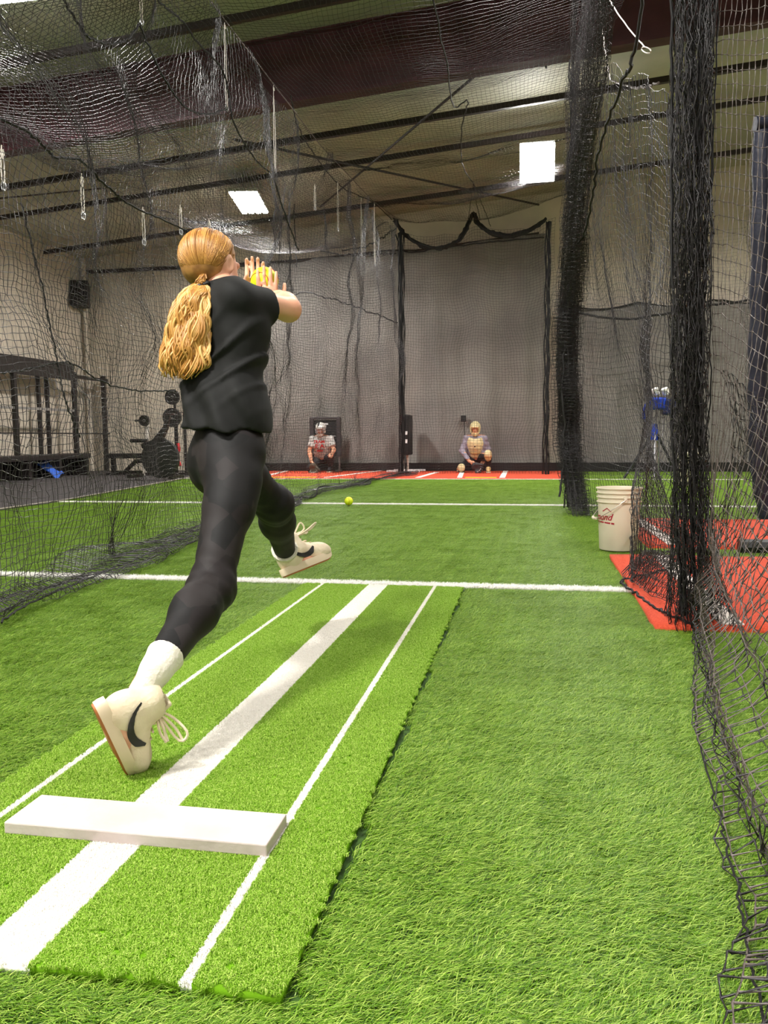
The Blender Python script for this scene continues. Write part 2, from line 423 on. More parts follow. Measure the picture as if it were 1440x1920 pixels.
for j in range(ny):
    for i in (0, nx):
        a = j*(nx+1)+i; F.append((a, a+nx+1, a+nx+1+n1, a+n1) if i == 0 else (a+nx+1, a, a+n1, a+nx+1+n1))
for i in range(nx):
    for j in (0, ny):
        a = j*(nx+1)+i; F.append((a+1, a, a+n1, a+1+n1) if j == 0 else (a, a+1, a+1+n1, a+n1))
raw('mat_base', V, F, m_edge, t)
pp = [patch('pile_patch', .052, 900, .0065, .005, .0013, m_pile, 90+i, spread=3) for i in range(5)]
P = []
for j in range(int((MAT[3]-MAT[2])/.046)):
    for i in range(18):
        x = MAT[0]+.023+i*(MAT[1]-MAT[0]-.046)/17; y = MAT[2]+.022+j*.0462
        P.append((x-cx, y-cy, .019, 1))
sc = scatter('mat_pile', P, pp, parent=t, yaw=3)
fy = G(492, 1607, .022)[1]; by = G(538, 1526, .046)[1]; rx0 = G(-2, 1548, .046)[0]; rx1 = G(492, 1597, .046)[0]
b = MB(); b.box(((rx0+rx1)/2-cx, (fy+by)/2-cy, .034), (rx1-rx0, by-fy, .025), bev=.003); o = b.build('pitching_rubber', m_rubber, t, smooth=False)
o['label'] = 'flat white rubber slab fixed across the mat'

# red batter mats
m_red = mat('red_turf', s(206, 66, 38), 0.85, col2=s(226, 88, 56), scale=120, bump=.5, bscale=300)
m_redside = mat('red_mat_line', s(248, 246, 240), 0.8, col2=s(236, 216, 208), scale=90, bump=.4, bscale=200)
m_yel = mat('yellow_line', s(232, 190, 60), 0.8)
def red_mat(r, label, lines, slant=0.0, plates=(), z=.028):
    t = empty('batting_mat', ((r[0]+r[1])/2, (r[2]+r[3])/2, 0), label, 'mat', None)
    cx, cy = t.location[0], t.location[1]
    nx, ny = 14, 14; V = []; F = []
    g = np.random.default_rng(3)
    for zz in (z, .001):
        for j in range(ny+1):
            for i in range(nx+1):
                V.append((r[0]+(r[1]-r[0])*i/nx-cx, r[2]+(r[3]-r[2])*j/ny-cy, zz+(g.random()*.004 if zz == z else 0)))
    n1 = (nx+1)*(ny+1)
    for j in range(ny):
        for i in range(nx):
            a = j*(nx+1)+i; F += [(a, a+1, a+nx+2, a+nx+1)]
    for j in range(ny):
        a = j*(nx+1); F.append((a, a+nx+1, a+nx+1+n1, a+n1)); a += nx; F.append((a+nx+1, a, a+n1, a+nx+1+n1))
    for i in range(nx):
        a = i; F.append((a+1, a, a+n1, a+1+n1)); a = ny*(nx+1)+i; F.append((a, a+1, a+1+n1, a+n1))
    raw('mat_base', V, F, m_red, t)
    for (x0, y0, x1, y1, w) in lines:
        d = Vector((x1-x0, y1-y0, 0)); n = Vector((-d.y, d.x, 0)).normalized()*w/2
        b = MB(); c = [(x0+n.x, y0+n.y), (x1+n.x, y1+n.y), (x1-n.x, y1-n.y), (x0-n.x, y0-n.y)]
        b.add([(x-cx, y-cy, z+.003) for x, y in c]+[(x-cx, y-cy, z+.008) for x, y in c], [(4, 7, 6, 5), (0, 1, 5, 4), (1, 2, 6, 5), (2, 3, 7, 6), (3, 0, 4, 7)])
        b.build('mat_line', m_redside, t, smooth=False)
    for (x0, x1, y) in plates:
        b = MB(); b.box(((x0+x1)/2-cx, y-cy, z+.006), (x1-x0, .16, .01)); o = b.build('plate_edge', m_yel, t, smooth=False)
    return t
red_mat(RED[0], 'nearest red batting mat at the right edge under the net', [(.80, 3.36, .80, 5.24, .09)])
red_mat(RED[1], 'red batting mat behind the white bucket', [(.98, 5.75, .94, 7.52, .1)])
red_mat(RED[2], 'red home plate mat under the catcher in the grey tee', [(-4.95, 14.3, -5.3, 17.1, .1), (-3.7, 14.3, -3.2, 17.1, .1)], plates=((-4.9, -3.9, 14.33),))
red_mat(RED[3], 'red home plate mat under the catcher in cream gear', [(-2.0, 14.3, -1.9, 16.4, .1), (-1.25, 14.3, -1.42, 17.0, .09), (-.5, 14.3, -.52, 17.0, .1)], plates=((-1.15, -.6, 14.33),))
# ================================================================== NETTING
m_net = mat('black_twine', s(34, 30, 32), 0.42, spec=.6)
m_net2 = mat('lit_twine', s(92, 82, 77), 0.4, spec=.6)  # paler version of the black twine, the glint of lit strands put into its colour
m_rope = mat('black_rope', s(20, 18, 19), 0.7)
m_cord = mat('white_cord', s(226, 218, 210), 0.5)
m_steel = mat('zinc_clip', s(200, 200, 202), 0.3, metal=.8)
def rope(mbx, pts, r, n=60, wob=0.0, seed=0, sides=5):
    P = spline(pts, n)
    if wob: P = P + np.random.default_rng(seed).normal(size=P.shape)*wob
    mbx.tube(P, r, sides)
def smoothstep(x): x = np.clip(x, 0, 1); return x*x*(3-2*x)
# --- long net on the left of the pitching lane
def lane_left_net():
    Ys = np.concatenate([np.arange(2.55, 9, .035), np.arange(9, 15.95, .052)]); nv = 132; ztop = np.interp(Ys, [2.5, 6.6, 10.2, 13.7, 15.9], [4.37, 4.37, 4.42, 4.69, 5.0])
    ztop = ztop - .10*np.abs(np.sin((Ys-2.5)*math.pi/1.15))**.8
    base = np.interp(Ys, [2.5, 3.25, 4.6, 6.24, 8, 10.8, 13, 15, 16], [-2.33, -2.40, -2.62, -2.72, -2.85, -2.9, -2.75, -2.55, -2.5])
    P = np.zeros((len(Ys), nv, 3))
    v = np.arange(nv)/(nv-1)
    nf = 13                                   # last rows lie in a roll on the turf
    fold = smooth_noise((len(Ys), nv), 14, .055, 3) + smooth_noise((len(Ys), nv), 5, .012, 4)
    big_ = .07*np.sin(Ys*5.1)[:, None]*smoothstep((1-v)*1.1)[None, :] + .10*np.sin(Ys*1.7+1)[:, None]*np.sin(v*3.1)[None, :]
    for j in range(nv):
        if j < nv-nf:
            t = j/(nv-nf-1)
            P[:, j, 2] = ztop*(1-t)+.05*t
            P[:, j, 0] = -2.65*(1-t**1.5)+base*t**1.5
        else:
            k = (j-(nv-nf)+1)/nf
            P[:, j, 2] = .03+.055*np.abs(np.sin(k*9+Ys*1.3))*(.5+.5*np.sin(Ys*2.3)**2)
            P[:, j, 0] = base + (.16+.20*np.sin(Ys*.9+.4)**2)*np.sin(k*4.0+.4*np.sin(Ys*3))
    w = np.concatenate([np.ones(nv-nf), np.linspace(.6, .2, nf)])
    P[:, :, 0] += (fold+big_)*w
    P[:, :, 1] = Ys[:, None] + smooth_noise((len(Ys), nv), 12, .05, 8) + .02*np.sin(v*20)[None, :]
    P[:, :, 2] += smooth_noise((len(Ys), nv), 16, .04, 9)*np.minimum(1, np.arange(nv)[::-1]/25)[None, :]
    t = empty('batting_cage_net', (-2.65, 9, 0), 'long black net hanging left of the pitching lane, its hem rolled on the turf', 'net', 'cage nets')
    Q = P - np.array([-2.65, 9, 0])
    net('netting', Q, .0019, m_net, '', parent=t, jitter=.004)
    b = MB(); L0 = np.array([-2.65, 9, 0])
    b.tube([(0, y-9, z+.02) for y, z in zip(np.linspace(2.4, 15.9, 60), np.interp(np.linspace(2.4, 15.9, 60), [2.5, 6.6, 10.2, 13.7, 15.9], [4.37, 4.37, 4.42, 4.69, 5.0]))], .006, 6)
    b.build('top_cable', mat('steel_cable', s(110, 100, 98), .4, metal=.6), t)
    for k, pts in enumerate(([(120, 0), (150, 50), (170, 72), (210, 82), (240, 72), (262, 45)], [(262, 45), (285, 100), (310, 150), (345, 198), (385, 214), (425, 205)],
            [(0, 222), (55, 250), (92, 285), (105, 296), (150, 300), (190, 340), (212, 358), (240, 382), (300, 410), (350, 432)],
            [(295, 0), (320, 22), (345, 42), (370, 78), (415, 128), (428, 170), (440, 235), (480, 300), (510, 330), (530, 390), (560, 470)],
            [(0, 700), (60, 690), (130, 680), (190, 715), (260, 733), (330, 732)], [(40, 380), (75, 520), (100, 640), (120, 740), (150, 820)],
            [(0, 1165), (60, 1130), (150, 1090), (250, 1050), (330, 1015), (390, 1000)])):
        if k == 6: P3 = [G(*q, z=.05)-L0 for q in pts]
        else: P3 = [PX(*q, -2.62)-L0 for q in pts]
        b = MB(); rope(b, P3, .0075 if k < 4 else .005, 70, .003, k); b.build('border_rope', m_rope, t)
    b = MB(); P3 = []
    for y in np.linspace(6.3, 15.6, 60): P3.append((np.interp(y, [2.5, 6.24, 8, 10.8, 13, 15, 16], [-2.33, -2.6, -2.75, -2.85, -2.7, -2.45, -2.4])+2.65+.1*math.sin(y*2.1), y-9, .05+.03*math.sin(y*3)))
    b.tube(P3, .012, 5); b.build('hem_rope', m_rope, t)
    return t
lane_left_net()
# --- roof of the lane
def roof_net():
    Ys = np.arange(4.0, 15.95, .047); Xs = np.arange(-2.65, .80, .047)
    P = np.zeros((len(Ys), len(Xs), 3)); X, Y = np.meshgrid(Xs, Ys)
    z = np.interp(Ys, [4, 6.6, 10.2, 13.7, 15.9], [4.39, 4.39, 4.44, 4.71, 4.98])[:, None]
    u = (X+2.65)/3.45
    sag = .16*np.sin(u*math.pi)*(.6+.4*np.abs(np.sin((Y-4)*math.pi/2.6))) + .10*np.abs(np.sin((Y-4)*math.pi/2.6))*(.4+.6*np.sin(u*math.pi))
    P[..., 0] = X + smooth_noise(X.shape, 14, .03, 1); P[..., 1] = Y + smooth_noise(X.shape, 12, .04, 2)
    P[..., 2] = z + .35*u - sag + smooth_noise(X.shape, 10, .02, 5)
    t = empty('batting_cage_net', (-1, 9, 0), 'black net roof stretched over the pitching lane', 'net', 'cage nets')
    net('netting', P-np.array([-1, 9, 0]), .0017, m_net, '', parent=t, jitter=.003)
    L0 = np.array([-1, 9, 0])
    for k, pts in enumerate(([(812, 0, 6), (838, 120, 7.6), (850, 200, 9.2), (877, 190, 9.4), (866, 240, 10.4), (866, 300, 11.8), (875, 325, 12.8), (905, 370, 15.4)],
                            [(545, 180, 8.7), (560, 240, 9.6), (590, 290, 10.6), (640, 350, 12.6), (700, 380, 14), (735, 412, 15.8)])):
        P3 = [PY(x, y, Y)-L0 for x, y, Y in pts]; b = MB(); rope(b, P3, .008, 50, .004, k); b.build('seam_rope', m_rope, t)
    return t
roof_net()
def next_roof_net():
    Ys = np.arange(4.6, 15.9, .055); Xs = np.arange(-6.0, -2.68, .055)
    P = np.zeros((len(Ys), len(Xs), 3)); X, Y = np.meshgrid(Xs, Ys); u = (X+6)/3.35
    z = np.interp(Ys, [4, 6.6, 10.2, 13.7, 15.9], [4.37, 4.37, 4.42, 4.6, 4.8])[:, None]
    P[..., 0] = X+smooth_noise(X.shape, 12, .04, 201); P[..., 1] = Y+smooth_noise(X.shape, 12, .05, 202)
    P[..., 2] = z-.15*(1-u)-.42*np.sin(u*math.pi)*(.45+.55*np.sin((Y-4)*math.pi/3.1)**2)+smooth_noise(X.shape, 9, .03, 203)
    t = empty('batting_cage_net', (-4.3, 10, 0), 'sagging black net roof over the cage left of the pitching lane', 'net', 'cage nets')
    net('netting', P-np.array([-4.3, 10, 0]), .0021, m_net, '', parent=t, jitter=.004)
next_roof_net()
# --- far end net of the lane, with the swagged bundle along its top
def end_net(x0, x1, Y, ztop, label, seed, r=.0024, cell=.055, bundle=False):
    Xs = np.arange(x0, x1, cell); zt = ztop; nv = int(zt/cell)
    X, V = np.meshgrid(Xs, np.linspace(0, 1, nv), indexing='ij')
    P = np.zeros(X.shape+(3,))
    P[..., 0] = X + smooth_noise(X.shape, 12, .04, seed)
    P[..., 1] = Y + .07*np.sin(X*9+seed)*(1-V*.2) + smooth_noise(X.shape, 9, .05, seed+1)
    P[..., 2] = zt*(1-V) - .12*np.abs(np.sin((X-x0)*math.pi/1.5))*(1-V) + .02 + smooth_noise(X.shape, 12, .04, seed+2)*(1-V)
    t = empty('batting_cage_net', ((x0+x1)/2, Y, 0), label, 'net', 'cage nets')
    L0 = np.array([(x0+x1)/2, Y, 0])
    net('netting', P-L0, r, m_net, '', parent=t, jitter=.005, seed=seed)
    return t, L0
t, L0 = end_net(-2.62, .42, 15.9, 4.75, 'black net closing the far end of the lane behind the swagged rope', 20)
for k, pts in enumerate(([(740, 414), (765, 445), (800, 462), (830, 464), (862, 448), (878, 420), (888, 400), (898, 422), (930, 440), (965, 440), (1000, 428), (1022, 412)],
                        [(742, 440), (757, 470), (790, 472), (812, 466), (850, 462), (900, 456), (960, 450), (1020, 445)],
                        [(888, 345), (883, 375), (878, 410)], [(888, 345), (892, 375), (900, 412)], [(890, 350), (905, 385), (920, 425)])):
    b = MB(); P3 = [PY(x, y, 15.85)-L0 for x, y in pts]
    if k == 0:
        for q in range(7):
            g = np.random.default_rng(q); rope(b, [p+g.normal(size=3)*.018 for p in P3], .022, 60, .010, q, 5)
    else: rope(b, P3, .014 if k == 1 else .006, 50, .004, k)
    b.build('net_bundle' if k == 0 else 'border_rope', m_rope, t)
t, L0 = end_net(-5.7, -2.66, 15.95, 4.8, 'black net across the far end of the next cage, behind the left catcher', 40)
for pts in ([(500, 600), (560, 550), (620, 560), (680, 580), (745, 605)], [(548, 205), (550, 300), (552, 420), (556, 500)], [(640, 470), (690, 460), (742, 428)], [(600, 470), (650, 478), (742, 475)]):
    b = MB(); rope(b, [PY(x, y, 15.9)-L0 for x, y in pts], .012, 50, .012, 3); b.build('border_rope', m_rope, t)
# gathered seams where the nets meet: a bundle of hanging folds
def bundle(x, y, z0, z1, w, n, label, name='gathered_net', spread=1.5, mm=None, cords=22, r=.004, bottom=.0, seed=5):
    t = empty(name, (x, y, 0), label, 'net', 'gathered net seams')
    g = np.random.default_rng(seed); b = MB()
    for k in range(cords):
        a = g.random()*6.28; rr = w*math.sqrt(g.random())
        zz = np.linspace(z1, z0, n); P = []
        ph = g.random()*6
        for z in zz:
            q = 1+ (spread-1)*max(0, 1-(z-z0)/.8)
            P.append((rr*math.cos(a)*q+.012*math.sin(z*7+ph), rr*math.sin(a)*q+.012*math.sin(z*5+ph*2), z))
        b.tube(P, r, 4)
    b.build('net_folds', mm or m_rope, t)
    return t
bundle(-2.52, 15.8, .02, 4.7, .06, 40, 'dark gathered net seam between the two catchers, hung from the swag', cords=22, r=.007)
bundle(.27, 15.6, .02, 4.7, .05, 40, 'dark gathered net seam right of the far curtain', seed=9, cords=14, r=.007)
# --- net beyond the next lane, along the rubber floor
def far_left_net():
    Ys = np.arange(6.4, 15.9, .07); nv = 64; V = np.linspace(0, 1, nv)
    P = np.zeros((len(Ys), nv, 3))
    X0 = np.interp(Ys, [6, 9.2, 10.6, 14.9, 17], [-5.7, -5.72, -5.9, -6.45, -6.6])
    f = smooth_noise((len(Ys), nv), 9, .06, 31)
    P[..., 0] = X0[:, None] + f + .05*np.sin(Ys*6)[:, None]; P[..., 1] = Ys[:, None]+smooth_noise((len(Ys), nv), 9, .05, 32)
    P[..., 2] = (4.5-.15*np.abs(np.sin(Ys*1.8)))[:, None]*(1-V)[None, :]+.02
    t = empty('batting_cage_net', (-6, 11, 0), 'black net standing along the edge of the rubber gym floor', 'net', 'cage nets')
    net('netting', P-np.array([-6, 11, 0]), .0013, m_net, '', parent=t)
    b = MB(); b.tube([(x+6, y-11, .03) for x, y in zip(X0, Ys)], .009, 5); b.build('hem_rope', mat('pale_rope', s(150, 140, 130), .7), t)
    return t
far_left_net()
# --- right side of the lane, sheet drawn together at Y 8.4
def column_a():
    nu, nv = 92, 150; U = np.linspace(0, 1, nu); Z = np.linspace(5.7, .02, nv)
    Wd = np.interp(Z, [0, .35, .8, 2.0, 2.7, 3.4, 4.5, 5.7], [.7, .35, .2, .3, .9, 2.0, 3.0, 3.7])
    P = np.zeros((nu, nv, 3))
    P[..., 1] = 8.45 - U[:, None]*Wd[None, :] + .015*np.sin(Z*9)[None, :]
    comp = np.clip(1-Wd/4.1, 0, 1)
    amp = .085*comp**2 + .02
    fold2 = np.sin(U[:, None]*2*math.pi*9 + .6*np.sin(Z*1.3)[None, :])
    P[..., 0] = np.interp(Z, [0, .5, 1.5, 2.5, 5.7], [.44, .38, .33, .34, .38])[None, :] + U[:, None]*(Wd/3.6)[None, :]*.26 + fold2*amp[None, :] + smooth_noise((nu, nv), 10, .015, 50)
    P[..., 2] = Z[None, :] + smooth_noise((nu, nv), 12, .03, 51)
    t = empty('batting_cage_net', (.5, 8.4, 0), 'tall black net gathered into a column right of the lane, behind the bucket', 'net', 'cage nets')
    net('netting', P-np.array([.5, 8.4, 0]), .0019, m_net, '', parent=t, jitter=.005, seed=4)
    Q = P[::3].copy(); U3 = U[::3]; Q[..., 1] += .05*np.sin(U3*40)[:, None]-.03; Q[..., 0] += .05*np.cos(U3*31+1)[:, None]*(.3+comp)[None, :]; Q[..., 2] += .02
    net('netting', Q-np.array([.5, 8.4, 0]), .0019, m_net, '', parent=t, jitter=.005, seed=14)
    b = MB(); L0 = np.array([.5, 8.4, 0])
    pts = [(1212, -30, 4.9), (1187, 110, 5.2), (1170, 150, 5.4), (1140, 230, 6.0), (1119, 300, 6.6), (1112, 360, 6.9), (1095, 440, 7.6), (1070, 480, 8.0), (1062, 600, 8.2), (1055, 730, 8.2), (1058, 850, 8.2), (1050, 930, 8.1)]
    rope(b, [PY(*q)-L0 for q in pts], .011, 90, .006, 2); b.build('border_rope', m_rope, t)
    b = MB()
    for q in range(5):
        g = np.random.default_rng(q+70); rope(b, [(g.normal()*.03-.14, -.05+g.normal()*.05, z) for z in np.linspace(4.4, .05, 9)], .007, 60, .004, q, 4)
    b.build('net_folds', m_rope, t)
    return t
column_a()
def panel_ab():
    # from the post bundle at Y 3.5 to the column at Y 8.3
    nu, nv = 118, 78; U = np.linspace(0, 1, nu)
    hem = spline([(.66, 3.32, 0), (.57, 3.55, 0), (.51, 3.95, 0), (.485, 4.3, 0), (.68, 4.55, 0), (.88, 4.95, 0), (.96, 5.5, 0), (.92, 6.1, 0), (.68, 6.9, 0), (.46, 8.2, 0)], nu)
    top = spline([(.62, 3.45, 2.35), (.60, 4.0, 2.45), (.58, 5.0, 2.9), (.54, 6.0, 3.35), (.47, 7.2, 3.6), (.41, 8.3, 3.7)], nu)
    P = np.zeros((nu, nv, 3))
    for j in range(nv):
        t = j/(nv-1)
        if t < .88:
            q = t/.88; P[:, j] = top*(1-q) + hem*q; P[:, j, 0] = top[:, 0]*(1-q**3) + hem[:, 0]*q**3; P[:, j, 2] = top[:, 2]*(1-q)+.06*q
            near = np.exp(-((U-.2)/.18)**2)
            P[:, j, 0] += (.04*np.sin(q*math.pi)); P[:, j, 2] -= .30*np.sin(U*math.pi)*np.sin(q*math.pi)**.7*(1-q)
        else:
            q = (t-.88)/.12; P[:, j] = hem; P[:, j, 0] += .12*np.sin(q*3); P[:, j, 2] = .05+.10*np.sin(q*3.0)*(1+.8*np.exp(-((U-.2)/.15)**2)); P[:, j, 1] += .03*q
    P[..., 0] += smooth_noise((nu, nv), 12, .025, 61) + smooth_noise((nu, nv), 5, .006, 63)
    P[..., 1] += smooth_noise((nu, nv), 9, .05, 62)
    P[..., 2] += smooth_noise((nu, nv), 9, .03, 64)*np.linspace(1, .1, nv)[None, :] - (.10*np.sin(U*math.pi*3)**2)[:, None]*np.linspace(1, 0, nv)[None, :]
    t = empty('batting_cage_net', (.6, 5.5, 0), 'sagging black net behind the bucket, its hem pooled on the red mats', 'net', 'cage nets')
    net('netting', P-np.array([.6, 5.5, 0]), .0017, m_net, '', parent=t, jitter=.003, seed=6)
    b = MB(); L0 = np.array([.6, 5.5, 0])
    rope(b, hem[:60]-L0+np.array([-.01, 0, .035]), .006, 80, .004, 2)
    rope(b, [G(1182, 1000, .12)-L0, G(1186, 1050, .10)-L0, G(1184, 1090, .06)-L0], .008, 20, .003, 4)
    b.build('hem_rope', m_rope, t)
    b = MB(); rope(b, [PX(1145, 150, .58)-L0, PX(1190, 165, .6)-L0, PX(1235, 155, .64)-L0], .006, 30, .004, 1); b.build('border_rope', m_net2, t)
    return t
panel_ab()
def column_b():
    nu, nv = 92, 92; U = np.linspace(0, 1, nu); Z = np.linspace(3.75, .02, nv)
    Wd = np.interp(Z, [0, .3, .8, 2.0, 3.7], [.26, .17, .13, .14, .17])
    P = np.zeros((nu, nv, 3))
    x0 = np.interp(Z, [0, .4, 1.0, 2.0, 3.7], [.68, .645, .62, .60, .61])
    f = np.sin(U[:, None]*2*math.pi*10+.7*np.sin(Z*2)[None, :])
    P[..., 0] = x0[None, :] + (U[:, None]-.5)*Wd[None, :]*1.0 + .02*f
    P[..., 1] = 3.42 + .13*f + smooth_noise((nu, nv), 8, .02, 80)
    P[..., 2] = Z[None, :] + smooth_noise((nu, nv), 10, .03, 81)
    t = empty('batting_cage_net', (.72, 3.4, 0), 'dark gathered net column standing on the nearest red mat', 'net', 'cage nets')
    net('netting', P-np.array([.72, 3.4, 0]), .0017, m_net, '', parent=t, jitter=.006, seed=7)
    b = MB()
    for q in range(15):
        g = np.random.default_rng(q+170); ox, oy = g.normal()*.026-.115, g.normal()*.04
        rope(b, [(ox+g.normal()*.012+.03, oy+g.normal()*.012, z) for z in np.linspace(3.7, .05, 9)], .0028, 60, .003, q, 4)
    b.build('net_folds', m_rope, t)
    b = MB(); rope(b, [(-.20, -.03, 3.7), (-.205, -.02, 2.4), (-.185, 0, 1.7), (-.16, 0, .7), (-.10, -.02, .06)], .006, 60, .004, 5); b.build('border_rope', m_rope, t)
    return t
column_b()
def near_net():
    # closest piece: hangs from the column down toward the camera, hem trailing on the turf
    nu, nv = 62, 62; U = np.linspace(0, 1, nu)
    hem = spline([(.70, 3.38, 0), (.60, 3.0, 0), (.50, 2.55, 0), (.42, 2.05, 0), (.375, 1.6, 0), (.33, 1.22, 0), (.285, .95, 0), (.25, .7, 0)], nu)
    top = spline([(.68, 3.38, 3.3), (.85, 3.15, 3.25), (1.02, 2.75, 3.2), (1.12, 2.3, 3.15), (1.2, 1.7, 3.1), (1.2, 1.1, 3.05), (1.2, .5, 3.0)], nu)
    P = np.zeros((nu, nv, 3))
    for j in range(nv):
        t = j/(nv-1); P[:, j] = top*(1-t)+hem*t
        k = t**1.6
        P[:, j, 0] = top[:, 0]*(1-k)+hem[:, 0]*k
        P[:, j, 2] = top[:, 2]*(1-t)+.03*t - .50*np.sin(U*math.pi*.62)**1.3*np.sin(t*math.pi)**.8*(1-.2*t)
    P[..., 0] += smooth_noise((nu, nv), 12, .014, 91) + smooth_noise((nu, nv), 4, .003, 92)
    P[..., 1] += smooth_noise((nu, nv), 9, .02, 93); P[..., 2] += smooth_noise((nu, nv), 7, .006, 94)
    P[:, -8:, 0] += (.03*np.sin(np.arange(8)*1.4))[None, :]
    ww = np.linspace(0, 1, nv)[None, :]**2.2; P[..., 0] += smooth_noise((nu, nv), 3, .010, 191)*ww; P[..., 1] += smooth_noise((nu, nv), 3, .013, 192)*ww; P[..., 2] += np.abs(smooth_noise((nu, nv), 3, .008, 193))*ww
    t = empty('batting_cage_net', (.6, 2.2, 0), 'closest net along the right edge of the picture, large knotted mesh trailing on the turf', 'net', 'cage nets')
    net('netting', P-np.array([.6, 2.2, 0]), .0013, m_net2, '', parent=t, jitter=.0025, knots=True, seed=8)
    b = MB(); L0 = np.array([.6, 2.2, 0])
    rope(b, hem-L0+np.array([0, 0, .03]), .0022, 120, .003, 2, 5); b.build('hem_rope', m_rope, t)
    # second layer of the same hem, twisted
    Q = P[:, -22:].copy(); Q[..., 0] += .035+.05*np.sin(np.arange(22)/4)[None, :]+smooth_noise((nu, 22), 4, .009, 99); Q[..., 2] *= .9
    Q[..., 1] += .03+smooth_noise((nu, 22), 5, .03, 98)
    net('netting', Q-L0, .0013, m_net, '', parent=t, jitter=.005, knots=True, seed=9)
    return t
near_net()
def right_cage_net():
    Ys = np.arange(5.6, 15.8, .085); nv = 60; V = np.linspace(0, 1, nv)
    P = np.zeros((len(Ys), nv, 3)); f = smooth_noise((len(Ys), nv), 7, .08, 131)
    P[..., 0] = 3.7 + f + .08*np.sin(Ys*5)[:, None]; P[..., 1] = Ys[:, None]; P[..., 2] = 5.2*(1-V)[None, :]+.02
    t = empty('batting_cage_net', (3.7, 10, 0), 'black net on the far side of the right hand cage', 'net', 'cage nets')
    net('netting', P-np.array([3.7, 10, 0]), .0022, m_net, '', parent=t)
    Xs = np.arange(.75, 3.7, .06); nv = 74; V = np.linspace(0, 1, nv); X, VV = np.meshgrid(Xs, V, indexing='ij')
    P = np.zeros(X.shape+(3,)); P[..., 0] = X+smooth_noise(X.shape, 8, .05, 141); P[..., 1] = 15.7+.08*np.sin(X*8); P[..., 2] = 4.6*(1-VV)-.2*np.abs(np.sin(X*1.3))*(1-VV)+.02
    t = empty('batting_cage_net', (2.2, 15.7, 0), 'black net across the far end of the right hand cage, behind the blue machine', 'net', 'cage nets')
    net('netting', P-np.array([2.2, 15.7, 0]), .0016, m_net, '', parent=t)
    b = MB(); rope(b, [PY(x, y, 15.6)-np.array([2.2, 15.7, 0]) for x, y in ((1070, 582), (1110, 592), (1175, 598), (1250, 588), (1320, 574), (1385, 566), (1450, 552))], .022, 60, .005, 3, 6)
    b.build('support_cable', m_rope, t)
right_cage_net()

# --- hanging cords with clips
def cord(x, y0, y1, X, label, loop=False, group='white cords with clips hanging from the net cable'):
    a = PX(x, y0, X); d = math.hypot(a[1], a[0]); zb = PX(x, y1, X)[2]
    t = empty('hanging_cord', (a[0], a[1], a[2]), label, 'cord', group)
    h = a[2]-zb; w = .006+.0*h
    b = MB(); rope(b, [(0, 0, 0), (-w, 0, -h*.25), (-w*1.6, 0, -h*.6), (-w, 0, -h*.92)], .0032, 30, .001, 1); b.build('cord', m_cord, t)
    b = MB(); rope(b, [(0, 0, -h*.12), (w, 0, -h*.35), (w*1.5, 0, -h*.7), (w, 0, -h*.95)], .0032, 30, .001, 2); b.build('cord', m_cord, t)
    for sx, q in ((-1, .92), (1, .95)):
        c = MB(); P = [(sx*w+.007*math.cos(k/10*2*math.pi), 0, -h*q-.02+.02*math.sin(k/10*2*math.pi)) for k in range(11)]
        c.tube(P, .0028, 5, cap=False); c.build('clip', m_steel, t)
    c = MB(); c.tube([(0, 0, -.02), (0, .01, -.05)], .008, 6); c.build('knot', m_cord, t)
    return t
C = [(421, 42, 204, -2.64, 'white cord with clips hanging in front of the maroon beam, high above the ball'),
     (513, 160, 322, -2.64, 'white cord loop with clips hanging just left of the long cable below the beam'),
     (262, -60, 38, -2.64, 'white cord at the top edge of the picture above the draped rope'),
     (153, 325, 402, -2.64, 'white cord hanging above the wall speaker'),
     (3, 272, 345, -2.64, 'white cord at the left edge of the picture near the end of the beam'),
     (268, 388, 452, -2.64, 'short white cord hanging left of the pitcher\'s head'),
     (338, 384, 432, -2.64, 'white cord hanging right above the pitcher\'s blonde hair'),
     (392, 410, 436, -2.64, 'shortest white cord, just right above the pitcher\'s head'),
     (590, 345, 390, -2.64, 'white cord loop hanging right of the left lamp'),
     (633, 340, 432, -2.64, 'white cord hanging second from the right lamp side, above the left catcher'),
     (677, 370, 482, -2.64, 'long white cord hanging near the far end of the cable'),
     (702, 380, 500, -2.64, 'lowest reaching white cord next to the gathered seam')]
for c in C: cord(*c)
t = empty('net_tie', PX(1125, -30, .6), 'white net tie running from the top edge to a knotted loop at the right column', 'cord', None)
L0 = np.array(t.location)
b = MB(); rope(b, [PX(1125, -30, .60)-L0, PX(1165, 35, .62)-L0, PX(1208, 88, .64)-L0], .0045, 20, .001, 1)
P3 = [PX(1208+8*math.sin(a)+4*(1-math.cos(a)), 88+6*(1-math.cos(a)), .64)-L0 for a in np.linspace(0, 6.28, 14)]; b.tube(P3, .004, 5); b.build('cord', m_cord, t)
b = MB(); rope(b, [PX(1122, -30, .60)-L0, PX(1130, 60, .6)-L0, PX(1137, 110, .6)-L0, PX(1144, 150, .6)-L0], .0055, 26, .002, 1); b.build('cord', m_cord, t)
